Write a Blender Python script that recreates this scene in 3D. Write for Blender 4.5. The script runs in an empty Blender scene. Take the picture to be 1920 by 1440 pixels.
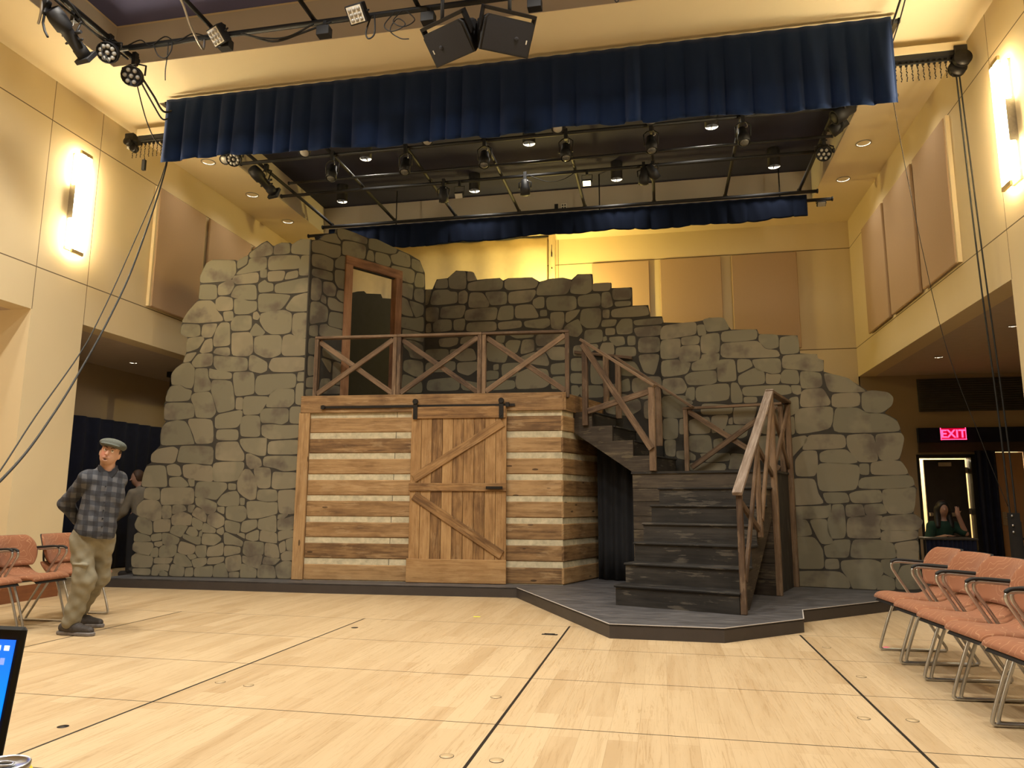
import bpy, bmesh, math, random
import numpy as np
from mathutils import Vector, Matrix
from mathutils.geometry import tessellate_polygon

SC = bpy.context.scene
COL = SC.collection
PI = math.pi
random.seed(7)

# ---------------------------------------------------------------- camera, world, exposure
cd = bpy.data.cameras.new('camera')
cd.sensor_fit = 'HORIZONTAL'; cd.sensor_width = 36.0
cd.lens = 1378.35 / 1920 * 36.0
cd.clip_start = 0.05; cd.clip_end = 100
cam = bpy.data.objects.new('camera', cd); COL.objects.link(cam)
CAM_R = Matrix([[0.9802592, 0.0266293, 0.1959155], [0.1976625, -0.1552477, -0.9678986], [0.0046409, 0.9875166, -0.1574466]])
cam.matrix_world = Matrix.Translation((0, 0, 1.25)) @ CAM_R.to_4x4()
SC.camera = cam
w = bpy.data.worlds.new('world'); SC.world = w; w.use_nodes = True
w.node_tree.nodes['Background'].inputs[0].default_value = (0.9, 0.75, 0.55, 1)
w.node_tree.nodes['Background'].inputs[1].default_value = 0.02
SC.view_settings.view_transform = 'Standard'
SC.view_settings.look = 'None'
SC.view_settings.gamma = 1.0
SC.view_settings.use_curve_mapping = False
SC.view_settings.exposure = 0.68
SC.cycles.max_bounces = 8
SC.cycles.diffuse_bounces = 5
SC.cycles.sample_clamp_indirect = 6.0
SC.cycles.use_denoising = True

WARM = (1.0, 0.93, 0.81)
def house_light(x, y, z, power, cone=150, blend=1.0, col=WARM, rad=0.12, aim=(0, 0, -1)):
    ld = bpy.data.lights.new('house_downlight', 'SPOT'); ld.energy = power; ld.color = col
    ld.spot_size = math.radians(cone); ld.spot_blend = blend; ld.shadow_soft_size = rad
    o = bpy.data.objects.new('house_downlight', ld); COL.objects.link(o); o.location = (x, y, z)
    o.rotation_euler = Vector(aim).to_track_quat('-Z', 'Y').to_euler()
    return o
# house downlights in the auditorium ceiling (overhead and behind the camera)
for hx, k in ((-5.6, 1.35), (-3.2, 1.15), (-0.8, 0.85), (1.6, 0.55)):
    for hy, pw in ((0.3, 225), (2.8, 370), (5.6, 345)):
        house_light(hx, hy, 7.15, pw * (k if hy > 5 else 1.0))
for hy in (1.0, 3.4, 5.8):
    house_light(-7.2, hy, 6.72, 110, 120); house_light(3.25, hy, 6.72, 110, 120)
# the dimmed lamps above the stage: ceiling strips and cylinder pendants
for hy in (10.22, 11.57, 12.89):
    house_light(-7.22, hy, 6.76, 18, 130, rad=0.08); house_light(3.22, hy, 6.76, 24, 130, rad=0.08)
for hx, hy in ((-4.80, 11.04), (-1.97, 11.04), (0.91, 11.04), (-5.96, 12.66), (-3.30, 12.66), (-0.65, 12.66), (2.06, 12.66)):
    house_light(hx, hy, 6.98, 32, 150, rad=0.08)
# lamps in the side alcoves, the door vestibule and the work lamp behind the set
def bulb(name, loc, power, col=WARM, rad=0.08):
    ld = bpy.data.lights.new(name, 'POINT'); ld.energy = power; ld.color = col; ld.shadow_soft_size = rad
    o = bpy.data.objects.new(name, ld); COL.objects.link(o); o.location = loc
bulb('work_lamp', (-1.95, 13.9, 5.15), 170, (1.0, 0.74, 0.22), 0.12)
bulb('vestibule_lamp', (5.2, 16.1, 2.35), 70, (1.0, 0.82, 0.55), 0.15)
bulb('alcove_lamp', (-9.0, 5.0, 3.3), 30, (1.0, 0.72, 0.4), 0.15)
for ax, ay in ((4.75, 10.9), (5.6, 11.8)): house_light(ax, ay, 3.60, 5, 150, rad=0.05)
for ay in (9.6, 11.2, 12.6): house_light(-8.95, ay, 3.60, 9, 150, rad=0.05)

# ---------------------------------------------------------------- materials
def _nt(name):
    m = bpy.data.materials.new(name); m.use_nodes = True
    return m, m.node_tree, m.node_tree.nodes['Principled BSDF']
def N(nt, typ, **kw):
    n = nt.nodes.new(typ)
    for k, v in kw.items(): setattr(n, k, v)
    return n
def L(nt, a, b): nt.links.new(a, b)
def ramp(nt, fac, stops):
    r = N(nt, 'ShaderNodeValToRGB'); e = r.color_ramp.elements
    while len(e) < len(stops): e.new(0.5)
    for el, (p, c) in zip(e, stops):
        el.position = p; el.color = (*c, 1)
    L(nt, fac, r.inputs[0]); return r.outputs[0]
def mth(nt, op, a, b=None, c=None):
    n = N(nt, 'ShaderNodeMath', operation=op)
    for i, x in enumerate((a, b, c)):
        if x is None: continue
        if hasattr(x, 'is_linked'): L(nt, x, n.inputs[i])
        else: n.inputs[i].default_value = x
    return n.outputs[0]
def mixc(nt, fac, a, b, mode='MIX'):
    n = N(nt, 'ShaderNodeMix', data_type='RGBA', blend_type=mode)
    for i, x in ((0, fac), (6, a), (7, b)):
        if hasattr(x, 'is_linked'): L(nt, x, n.inputs[i])
        elif i == 0: n.inputs[0].default_value = x
        else: n.inputs[i].default_value = (*x, 1)
    return n.outputs[2]
def noise(nt, vec, scale, detail=3, rough=0.55, dist=0.0):
    n = N(nt, 'ShaderNodeTexNoise'); n.inputs['Scale'].default_value = scale
    n.inputs['Detail'].default_value = detail; n.inputs['Roughness'].default_value = rough
    n.inputs['Distortion'].default_value = dist
    if vec is not None: L(nt, vec, n.inputs['Vector'])
    return n.outputs[0]
def mapping(nt, vec, scale, loc=(0, 0, 0), rot=(0, 0, 0)):
    m = N(nt, 'ShaderNodeMapping'); m.inputs['Scale'].default_value = scale
    m.inputs['Location'].default_value = loc; m.inputs['Rotation'].default_value = rot
    L(nt, vec, m.inputs['Vector']); return m.outputs[0]
def objco(nt): return N(nt, 'ShaderNodeTexCoord').outputs['Object']
def bump(nt, h, strength, dist=0.01):
    b = N(nt, 'ShaderNodeBump'); b.inputs['Strength'].default_value = strength; b.inputs['Distance'].default_value = dist
    L(nt, h, b.inputs['Height']); return b.outputs[0]
def plain(name, col, rough=0.6, metal=0.0, var=0.0, scale=8.0, spec=None, sheen=0.0):
    m, nt, b = _nt(name)
    b.inputs['Roughness'].default_value = rough; b.inputs['Metallic'].default_value = metal
    if spec is not None: b.inputs['Specular IOR Level'].default_value = spec
    if sheen: b.inputs['Sheen Weight'].default_value = sheen
    f = noise(nt, objco(nt), scale, 4)
    lo = tuple(max(0, c * (1 - var)) for c in col); hi = tuple(min(1, c * (1 + var)) for c in col)
    L(nt, ramp(nt, f, ((0.3, lo), (0.7, hi))), b.inputs['Base Color'])
    return m
def emit(name, col, strength):
    m, nt, b = _nt(name); b.inputs['Base Color'].default_value = (*col, 1)
    b.inputs['Emission Color'].default_value = (*col, 1); b.inputs['Emission Strength'].default_value = strength
    return m
def lines(nt, sock, vals, hw):
    out = None
    for v in vals:
        c = mth(nt, 'COMPARE', sock, v, hw)
        out = c if out is None else mth(nt, 'MAXIMUM', out, c)
    return out
def paint(name, col, seams=None, rough=0.7):
    """smooth wall paint; seams = {axis: [positions]} of thin panel joints"""
    m, nt, b = _nt(name); oc = objco(nt)
    f = noise(nt, oc, 0.9, 3); c = mixc(nt, f, tuple(x * 0.94 for x in col), tuple(min(1, x * 1.04) for x in col))
    if seams:
        s = N(nt, 'ShaderNodeSeparateXYZ'); L(nt, oc, s.inputs[0]); k = None
        for ax, vals, hw, zr in seams:
            ln = lines(nt, s.outputs['XYZ'.index(ax)], vals, hw)
            if zr: ln = mth(nt, 'MULTIPLY', ln, mth(nt, 'GREATER_THAN', s.outputs[2], zr))
            k = ln if k is None else mth(nt, 'MAXIMUM', k, ln)
        c = mixc(nt, k, c, (0.13, 0.09, 0.045))
    L(nt, c, b.inputs['Base Color']); b.inputs['Roughness'].default_value = rough
    L(nt, bump(nt, noise(nt, oc, 180, 2), 0.05, 0.002), b.inputs['Normal'])
    return m
def wood(name, dark, mid, light, streak=1.0, knots=0.5, rough=0.65, worn=0.0, worncol=(0.6, 0.5, 0.38)):
    """board grain that runs along the U of each board's own UV map (metres)"""
    m, nt, b = _nt(name)
    uv = N(nt, 'ShaderNodeUVMap').outputs[0]
    g = noise(nt, mapping(nt, uv, (1.6, 26, 1)), 1.0, 6, 0.62, 0.6)
    g2 = noise(nt, mapping(nt, uv, (3.5, 95, 1)), 1.0, 3, 0.6)
    bl = noise(nt, mapping(nt, uv, (2.2, 5.5, 1)), 1.0, 4, 0.6, 0.4)
    a = N(nt, 'ShaderNodeAttribute'); a.attribute_name = 'tone'
    fac = mth(nt, 'ADD', mth(nt, 'MULTIPLY', g, 0.55 * streak), mth(nt, 'ADD', mth(nt, 'MULTIPLY', bl, 0.45), mth(nt, 'MULTIPLY_ADD', a.outputs['Fac'], 0.22, -0.11)))
    c = ramp(nt, fac, ((0.33, dark), (0.5, mid), (0.66, light)))
    c = mixc(nt, mth(nt, 'MULTIPLY', mth(nt, 'GREATER_THAN', g2, 0.62), 0.35), c, dark)
    if knots:
        v = N(nt, 'ShaderNodeTexVoronoi'); v.inputs['Scale'].default_value = 1.0
        L(nt, mapping(nt, uv, (1.7, 5.2, 1)), v.inputs['Vector'])
        k = mth(nt, 'MULTIPLY', mth(nt, 'LESS_THAN', v.outputs['Distance'], 0.075), knots)
        c = mixc(nt, k, c, tuple(x * 0.3 for x in dark))
    if worn:
        wn = noise(nt, mapping(nt, uv, (3.0, 40, 1), (3, 7, 0)), 1.0, 5, 0.7)
        wb = noise(nt, mapping(nt, uv, (2.5, 6, 1), (9, 2, 0)), 1.0, 2)
        k = mth(nt, 'MULTIPLY', mth(nt, 'GREATER_THAN', mth(nt, 'MULTIPLY', wn, wb), 0.315), worn)
        c = mixc(nt, k, c, worncol)
    L(nt, c, b.inputs['Base Color']); b.inputs['Roughness'].default_value = rough
    b.inputs['Specular IOR Level'].default_value = 0.3
    L(nt, bump(nt, g, 0.25, 0.004), b.inputs['Normal'])
    return m

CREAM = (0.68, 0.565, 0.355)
M = {}
M['wall_side'] = paint('cream_paint_panelled', CREAM, (('Z', (4.2, 6.22), 0.007, None), ('Y', (-0.9, 3.4, 7.7, 8.56), 0.005, None)))
M['wall_back'] = paint('cream_paint_back', CREAM, (('Z', (4.2, 6.22), 0.008, None), ('X', (-2.03,), 0.006, None)))
M['cream'] = paint('cream_paint', CREAM)
M['ceil'] = paint('ceiling_paint', (0.78, 0.66, 0.43))
M['fascia_shade_tint'] = paint('neutral_coffer_shade', (0.60, 0.54, 0.45))  # shading of the coffer sides, put into the colour as a neutral grey
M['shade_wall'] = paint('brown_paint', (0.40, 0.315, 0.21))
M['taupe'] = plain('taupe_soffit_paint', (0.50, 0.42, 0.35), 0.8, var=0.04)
M['navy_ceil'] = plain('navy_ceiling_paint', (0.018, 0.020, 0.050), 0.85, var=0.1, scale=2)
M['purple_ceil'] = plain('purple_navy_ceiling_paint', (0.085, 0.085, 0.195), 0.85, var=0.08, scale=2)
M['tan'] = plain('tan_acoustic_fabric', (0.45, 0.315, 0.20), 0.95, var=0.05, scale=300)
M['black'] = plain('black_painted_metal', (0.0075, 0.0075, 0.009), 0.6, var=0.2)
M['black_matt'] = plain('matt_black', (0.010, 0.010, 0.012), 0.9, var=0.2)
M['iron'] = plain('black_iron', (0.02, 0.018, 0.017), 0.45, metal=0.6, var=0.2, scale=30)
M['grille'] = plain('speaker_grille', (0.018, 0.019, 0.027), 0.8, var=0.15, scale=200)
M['white'] = plain('white_label', (0.8, 0.78, 0.7), 0.5)
M['chrome'] = plain('brushed_chrome', (0.52, 0.54, 0.57), 0.33, metal=1.0, var=0.06, scale=40)
M['steel'] = plain('galvanised_steel', (0.45, 0.43, 0.40), 0.4, metal=0.9, var=0.1, scale=30)
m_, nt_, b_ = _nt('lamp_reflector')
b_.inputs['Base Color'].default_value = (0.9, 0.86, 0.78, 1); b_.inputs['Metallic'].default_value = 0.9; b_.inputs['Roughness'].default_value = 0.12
b_.inputs['Emission Color'].default_value = (1.0, 0.88, 0.66, 1); L(nt_, ramp(nt_, noise(nt_, objco(nt_), 14, 2), ((0.42, (0.08, 0.08, 0.08)), (0.58, (2.4, 2.4, 2.4)))), b_.inputs['Emission Strength'])  # patchy glow painted in for the bright reflections in the lamp bowl
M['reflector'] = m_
M['lens'] = plain('lamp_lens', (0.10, 0.10, 0.095), 0.15, var=0.4, scale=45, spec=0.9)
M['led'] = plain('led_lens', (0.36, 0.35, 0.32), 0.2, var=0.1, spec=0.9)
M['navy_drape'] = plain('navy_drape', (0.006, 0.009, 0.030), 0.95, var=0.2)
M['cyc'] = plain('cream_sheet', (0.70, 0.60, 0.40), 0.9, var=0.03)
M['rubber'] = plain('black_rubber', (0.005, 0.005, 0.005), 0.7, var=0.2)
M['glow'] = emit('sconce_glass', (1.0, 0.84, 0.55), 60.0)
M['glow_side'] = emit('sconce_side_glass', (1.0, 0.84, 0.52), 24.0)
M['sconce_plate'] = plain('sconce_brass_plate', (0.75, 0.58, 0.28), 0.35, metal=0.3, var=0.05)
M['exit_panel'] = emit('exit_sign_panel', (0.62, 0.0, 0.035), 0.45)
M['exit_text'] = emit('exit_sign_letters', (1.0, 0.05, 0.16), 2.3)
M['pale_post'] = wood('pale_timber', (0.42, 0.33, 0.2), (0.5, 0.4, 0.26), (0.58, 0.47, 0.32), knots=0.6)
M['log'] = wood('stained_log_boards', (0.11, 0.060, 0.027), (0.25, 0.148, 0.066), (0.37, 0.235, 0.112), 1.0, 0.8, worn=0.3, worncol=(0.48, 0.34, 0.19))
M['door_wood'] = wood('stained_door_boards', (0.12, 0.062, 0.025), (0.29, 0.165, 0.068), (0.41, 0.255, 0.115), 0.9, 0.4, worn=0.2, worncol=(0.52, 0.35, 0.18))
M['rail_worn'] = wood('worn_handrail_timber', (0.10, 0.065, 0.045), (0.20, 0.15, 0.115), (0.34, 0.28, 0.235), 1.2, 0.2, worn=0.3, worncol=(0.45, 0.39, 0.34))
M['rail_wood'] = wood('rail_timber', (0.052, 0.031, 0.020), (0.122, 0.077, 0.046), (0.215, 0.142, 0.088), 1.1, 0.3, worn=0.25, worncol=(0.36, 0.26, 0.17))
M['frame_wood'] = wood('door_frame_timber', (0.14, 0.065, 0.034), (0.27, 0.135, 0.068), (0.36, 0.20, 0.105), 0.8, 0.3)
M['stair_wood'] = wood('black_stained_timber', (0.010, 0.009, 0.009), (0.022, 0.020, 0.018), (0.040, 0.036, 0.032), 0.9, 0.0, rough=0.55, worn=0.45, worncol=(0.14, 0.12, 0.095))
M['stair_brown'] = wood('dark_brown_timber', (0.018, 0.013, 0.009), (0.042, 0.032, 0.023), (0.080, 0.062, 0.044), 1.0, 0.0, worn=0.5, worncol=(0.14, 0.115, 0.07))
M['chink'] = plain('chinking_plaster', (0.47, 0.42, 0.295), 0.85, var=0.22, scale=14)
M['base_wood'] = wood('baseboard_wood', (0.16, 0.06, 0.025), (0.23, 0.09, 0.035), (0.28, 0.12, 0.05), 0.6, 0)
M['fascia_dark'] = plain('dark_brown_fascia', (0.040, 0.033, 0.031), 0.5, var=0.1, scale=6)
M['mortar'] = plain('dark_mortar_paint', (0.030, 0.026, 0.020), 0.85, var=0.15)
M['door_orange'] = plain('varnished_door', (0.42, 0.25, 0.13), 0.45, var=0.06, scale=3)
M['maroon'] = plain('maroon_trim', (0.045, 0.030, 0.026), 0.5, var=0.1)
M['vent'] = plain('dark_vent', (0.065, 0.062, 0.058), 0.7, var=0.1)

def stone_mat():
    m, nt, b = _nt('painted_stone'); oc = objco(nt)
    a = N(nt, 'ShaderNodeAttribute'); a.attribute_name = 'tone'
    base = ramp(nt, a.outputs['Fac'], ((0.0, (0.150, 0.137, 0.096)), (0.5, (0.176, 0.159, 0.110)), (1.0, (0.193, 0.166, 0.115))))
    f = noise(nt, oc, 1.7, 4, 0.55)
    c = mixc(nt, ramp(nt, f, ((0.36, (1, 1, 1)), (0.47, (0, 0, 0)))), base, (0.105, 0.088, 0.068))
    f2 = noise(nt, mapping(nt, oc, (1, 1, 1), (5, 3, 9)), 1.9, 3)
    c = mixc(nt, ramp(nt, f2, ((0.55, (0, 0, 0)), (0.72, (0.6, 0.6, 0.6)))), c, (0.26, 0.225, 0.155))
    L(nt, c, b.inputs['Base Color']); b.inputs['Roughness'].default_value = 0.75
    b.inputs['Specular IOR Level'].default_value = 0.25
    return m
M['stone'] = stone_mat()
def velvet(name, col, edge):
    m, nt, b = _nt(name); b.inputs['Roughness'].default_value = 0.95
    f = noise(nt, mapping(nt, objco(nt), (3, 3, 0.6)), 2, 3)
    L(nt, mixc(nt, f, col, edge), b.inputs['Base Color'])
    b.inputs['Sheen Weight'].default_value = 0.25; b.inputs['Sheen Tint'].default_value = (0.35, 0.45, 0.9, 1)
    b.inputs['Specular IOR Level'].default_value = 0.1
    return m
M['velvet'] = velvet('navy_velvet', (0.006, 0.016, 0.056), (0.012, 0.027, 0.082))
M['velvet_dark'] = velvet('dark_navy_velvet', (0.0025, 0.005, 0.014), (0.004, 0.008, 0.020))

def floor_mat():
    m, nt, b = _nt('maple_stage_floor'); oc = objco(nt)
    s = N(nt, 'ShaderNodeSeparateXYZ'); L(nt, oc, s.inputs[0])
    br = N(nt, 'ShaderNodeTexBrick'); br.offset = 0.37; br.inputs['Scale'].default_value = 1.0
    br.inputs['Brick Width'].default_value = 1.15; br.inputs['Row Height'].default_value = 0.158
    br.inputs['Mortar Size'].default_value = 0.0009; br.inputs['Bias'].default_value = 0.0
    br.inputs['Color1'].default_value = (0.425, 0.30, 0.165, 1); br.inputs['Color2'].default_value = (0.53, 0.40, 0.24, 1)
    br.inputs['Mortar'].default_value = (0.27, 0.18, 0.09, 1)
    cb = N(nt, 'ShaderNodeCombineXYZ'); L(nt, s.outputs[1], cb.inputs[0]); L(nt, s.outputs[0], cb.inputs[1])
    L(nt, cb.outputs[0], br.inputs['Vector'])
    # every plank gets its own stretch of grain
    pl = N(nt, 'ShaderNodeVectorMath', operation='ADD'); L(nt, oc, pl.inputs[0])
    rr = mth(nt, 'FLOOR', mth(nt, 'DIVIDE', s.outputs[0], 0.158)); cx = N(nt, 'ShaderNodeCombineXYZ'); L(nt, mth(nt, 'MULTIPLY', rr, 3.37), cx.inputs[1]); L(nt, cx.outputs[0], pl.inputs[1])
    pv = pl.outputs[0]
    g = noise(nt, mapping(nt, pv, (34, 1.6, 1)), 1.0, 5, 0.7, 2.2)
    c = mixc(nt, ramp(nt, g, ((0.53, (0, 0, 0)), (0.60, (0.75, 0.75, 0.75)), (0.67, (0.12, 0.12, 0.12)))), br.outputs[0], (0.34, 0.225, 0.11))
    g2 = noise(nt, mapping(nt, pv, (9, 0.8, 1)), 1.0, 3, 0.5, 0.8)
    c = mixc(nt, ramp(nt, g2, ((0.42, (0.4, 0.4, 0.4)), (0.6, (0, 0, 0)))), c, (0.56, 0.43, 0.265))
    # joints of the floor traps
    def grid(sock, off, step, hw):
        t = mth(nt, 'DIVIDE', mth(nt, 'SUBTRACT', sock, off), step)
        return mth(nt, 'LESS_THAN', mth(nt, 'ABSOLUTE', mth(nt, 'SUBTRACT', t, mth(nt, 'ROUND', t))), hw / step)
    inside = mth(nt, 'LESS_THAN', s.outputs[1], 7.72)
    k = mth(nt, 'MAXIMUM', grid(s.outputs[0], 1.257, 2.2095, 0.0095), grid(s.outputs[1], 4.316, 1.1265, 0.0045))
    k = mth(nt, 'MULTIPLY', k, inside)
    c = mixc(nt, k, c, (0.012, 0.010, 0.008))
    L(nt, c, b.inputs['Base Color'])
    b.inputs['Roughness'].default_value = 0.42; b.inputs['Specular IOR Level'].default_value = 0.35
    return m
M['floor'] = floor_mat()
def deck_mat():
    m, nt, b = _nt('scuffed_grey_deck_paint'); oc = objco(nt)
    f = noise(nt, mapping(nt, oc, (1.2, 5, 1)), 3, 6, 0.65)
    c = ramp(nt, f, ((0.35, (0.045, 0.043, 0.045)), (0.5, (0.075, 0.072, 0.076)), (0.68, (0.13, 0.125, 0.128))))
    L(nt, c, b.inputs['Base Color']); b.inputs['Roughness'].default_value = 0.5
    return m
M['deck'] = deck_mat()
def fabric_mat():
    m, nt, b = _nt('orange_swirl_fabric'); oc = objco(nt)
    f = noise(nt, oc, 5.5, 1.5, 0.5, 0.3)
    t = mth(nt, 'FRACT', mth(nt, 'MULTIPLY', f, 11.0))
    k = mth(nt, 'MULTIPLY', mth(nt, 'LESS_THAN', mth(nt, 'ABSOLUTE', mth(nt, 'SUBTRACT', t, 0.5)), 0.055), 0.6)
    base = mixc(nt, noise(nt, oc, 9, 3), (0.225, 0.082, 0.034), (0.275, 0.108, 0.049))
    L(nt, mixc(nt, k, base, (0.42, 0.23, 0.12)), b.inputs['Base Color'])
    b.inputs['Roughness'].default_value = 0.9; b.inputs['Sheen Weight'].default_value = 0.1
    return m
M['fabric'] = fabric_mat()

# ---------------------------------------------------------------- mesh builder
class MB:
    def __init__(s): s.v = []; s.f = []; s.uv = []; s.t = []; s.sm = []; s.mi = []
    def face(s, idx, uv=None, tone=0.5, smooth=False, mi=0):
        s.f.append(tuple(idx)); s.uv.append(uv or [(0, 0)] * len(idx)); s.t.append(tone); s.sm.append(smooth); s.mi.append(mi)
    def box(s, c, size, R=None, axis=0, mi=0, tone=None):
        c = Vector(c); h = [x / 2 for x in size]; R = R or Matrix.Identity(3)
        ou, ov = random.uniform(0, 40), random.uniform(0, 40); tone = random.random() if tone is None else tone
        b = len(s.v); P = []
        for k in range(8):
            p = Vector(((h[0] if k & 1 else -h[0]), (h[1] if k & 2 else -h[1]), (h[2] if k & 4 else -h[2])))
            P.append(p); s.v.append(c + R @ p)
        o = [i for i in range(3) if i != axis]
        for q in ((0, 2, 3, 1), (4, 5, 7, 6), (0, 1, 5, 4), (2, 6, 7, 3), (0, 4, 6, 2), (1, 3, 7, 5)):
            s.face([b + i for i in q], [(P[i][axis] + ou, P[i][o[0]] + P[i][o[1]] + ov) for i in q], tone, False, mi)
    def bx(s, x0, x1, y0, y1, z0, z1, axis=0, mi=0, tone=None):
        s.box(((x0 + x1) / 2, (y0 + y1) / 2, (z0 + z1) / 2), (abs(x1 - x0), abs(y1 - y0), abs(z1 - z0)), None, axis, mi, tone)
    def beam(s, p0, p1, w, h, up=(0, 0, 1), mi=0, tone=None):
        p0, p1 = Vector(p0), Vector(p1); d = p1 - p0; X = d.normalized(); U = Vector(up)
        Y = U.cross(X)
        if Y.length < 1e-4: Y = Vector((0, 1, 0)).cross(X)
        Y.normalize(); Z = X.cross(Y)
        R = Matrix((X, Y, Z)).transposed()
        s.box((p0 + p1) / 2, (d.length, w, h), R, 0, mi, tone)
    def prism(s, poly, O, ax, ay, n0, n1, mi=0, tone=0.5, back=True):
        """extrude a 2-D polygon lying in the plane O + a*ax + b*ay from n0 to n1 along the normal ax x ay"""
        O, ax, ay = Vector(O), Vector(ax), Vector(ay); nn = ax.cross(ay)
        b = len(s.v); k = len(poly)
        for off in (n0, n1):
            for a, c in poly: s.v.append(O + ax * a + ay * c + nn * off)
        tr = tessellate_polygon([[Vector((a, c, 0)) for a, c in poly]])
        ar = sum(poly[i][0] * poly[(i + 1) % k][1] - poly[(i + 1) % k][0] * poly[i][1] for i in range(k))
        for t in tr:
            (x0, y0), (x1, y1), (x2, y2) = (poly[i] for i in t)
            if (x1 - x0) * (y2 - y0) - (x2 - x0) * (y1 - y0) < 0: t = t[::-1]
            s.face([b + k + i for i in t], [poly[i] for i in t], tone, False, mi)
            if back: s.face([b + i for i in t[::-1]], [poly[i] for i in t[::-1]], tone, False, mi)
        for i in range(k):
            j = (i + 1) % k; q = [b + i, b + j, b + k + j, b + k + i]
            s.face(q if ar > 0 else q[::-1], [(0, 0)] * 4, tone, False, mi)
    def tube(s, pts, r, n=8, caps=True, mi=0, closed=False, tone=0.5):
        pts = [Vector(p) for p in pts]; rs = r if isinstance(r, (list, tuple)) else [r] * len(pts)
        b = len(s.v); m = len(pts); prev = None
        for i, p in enumerate(pts):
            if closed: d = pts[(i + 1) % m] - pts[i - 1]
            else: d = pts[min(i + 1, m - 1)] - pts[max(i - 1, 0)]
            d.normalize()
            if prev is None:
                a = d.cross(Vector((0, 0, 1)));
                if a.length < 1e-3: a = d.cross(Vector((1, 0, 0)))
                a.normalize()
            else:
                a = prev - d * prev.dot(d)
                if a.length < 1e-5: a = d.cross(Vector((0.3, 0.5, 1)))
                a.normalize()
            prev = a; c = d.cross(a)
            for k in range(n):
                t = 2 * PI * k / n; s.v.append(p + (a * math.cos(t) + c * math.sin(t)) * rs[i])
        for i in range(m if closed else m - 1):
            i2 = (i + 1) % m
            for k in range(n):
                k2 = (k + 1) % n
                s.face((b + i * n + k, b + i * n + k2, b + i2 * n + k2, b + i2 * n + k), None, tone, n > 5, mi)
        if caps and not closed:
            s.face([b + k for k in range(n)][::-1], None, tone, False, mi); s.face([b + (m - 1) * n + k for k in range(n)], None, tone, False, mi)
    def cyl(s, p0, p1, r0, r1=None, n=16, caps=True, mi=0):
        s.tube([p0, p1], [r0, r0 if r1 is None else r1], n, caps, mi)
    def lathe(s, prof, O=(0, 0, 0), d=(0, 0, 1), n=20, mi=0, smooth=True, caps=True):
        O, d = Vector(O), Vector(d).normalized(); a = d.orthogonal().normalized(); c = d.cross(a); b = len(s.v); m = len(prof)
        for r, h in prof:
            for k in range(n):
                t = 2 * PI * k / n; s.v.append(O + d * h + (a * math.cos(t) + c * math.sin(t)) * r)
        for i in range(m - 1):
            for k in range(n):
                k2 = (k + 1) % n
                s.face((b + i * n + k, b + i * n + k2, b + (i + 1) * n + k2, b + (i + 1) * n + k), None, 0.5, smooth, mi)
        if caps:
            s.face([b + k for k in range(n)][::-1], None, 0.5, False, mi); s.face([b + (m - 1) * n + k for k in range(n)], None, 0.5, False, mi)
    def ball(s, c, r, n=10, mi=0):
        c = Vector(c); rr = r if isinstance(r, (tuple, list)) else (r, r, r); b = len(s.v); m = n // 2 + 1
        for i in range(m + 1):
            ph = PI * i / m
            for k in range(n):
                t = 2 * PI * k / n
                s.v.append(c + Vector((rr[0] * math.sin(ph) * math.cos(t), rr[1] * math.sin(ph) * math.sin(t), rr[2] * math.cos(ph))))
        for i in range(m):
            for k in range(n):
                k2 = (k + 1) % n
                s.face((b + i * n + k, b + (i + 1) * n + k, b + (i + 1) * n + k2, b + i * n + k2), None, 0.5, True, mi)
    def grid(s, fn, nu, nv, mi=0, uvs=(1, 1), closed_u=False):
        b = len(s.v)
        for i in range(nu + 1):
            for j in range(nv + 1): s.v.append(Vector(fn(i / nu, j / nv)))
        for i in range(nu):
            for j in range(nv):
                q = (b + i * (nv + 1) + j, b + (i + 1) * (nv + 1) + j, b + (i + 1) * (nv + 1) + j + 1, b + i * (nv + 1) + j + 1)
                s.face(q, [(i / nu * uvs[0], j / nv * uvs[1]), ((i + 1) / nu * uvs[0], j / nv * uvs[1]), ((i + 1) / nu * uvs[0], (j + 1) / nv * uvs[1]), (i / nu * uvs[0], (j + 1) / nv * uvs[1])], 0.5, True, mi)
    def build(s, name, mats, parent=None, bevel=0.0, solid=0.0):
        me = bpy.data.meshes.new(name); me.from_pydata([tuple(v) for v in s.v], [], s.f)
        me.polygons.foreach_set('use_smooth', s.sm); me.polygons.foreach_set('material_index', s.mi)
        uvl = me.uv_layers.new(name='UVMap'); flat = [c for f in s.uv for p in f for c in p]
        uvl.data.foreach_set('uv', flat)
        at = me.attributes.new('tone', 'FLOAT', 'FACE'); at.data.foreach_set('value', s.t)
        for m in (mats if isinstance(mats, (list, tuple)) else [mats]): me.materials.append(M[m] if isinstance(m, str) else m)
        me.update()
        o = bpy.data.objects.new(name, me); COL.objects.link(o)
        if parent is not None: o.parent = parent
        if bevel:
            md = o.modifiers.new('edge', 'BEVEL'); md.width = bevel; md.segments = 1; md.limit_method = 'ANGLE'; md.angle_limit = 0.6
        if solid:
            md = o.modifiers.new('cloth', 'SOLIDIFY'); md.thickness = solid; md.offset = 0
        return o

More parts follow.
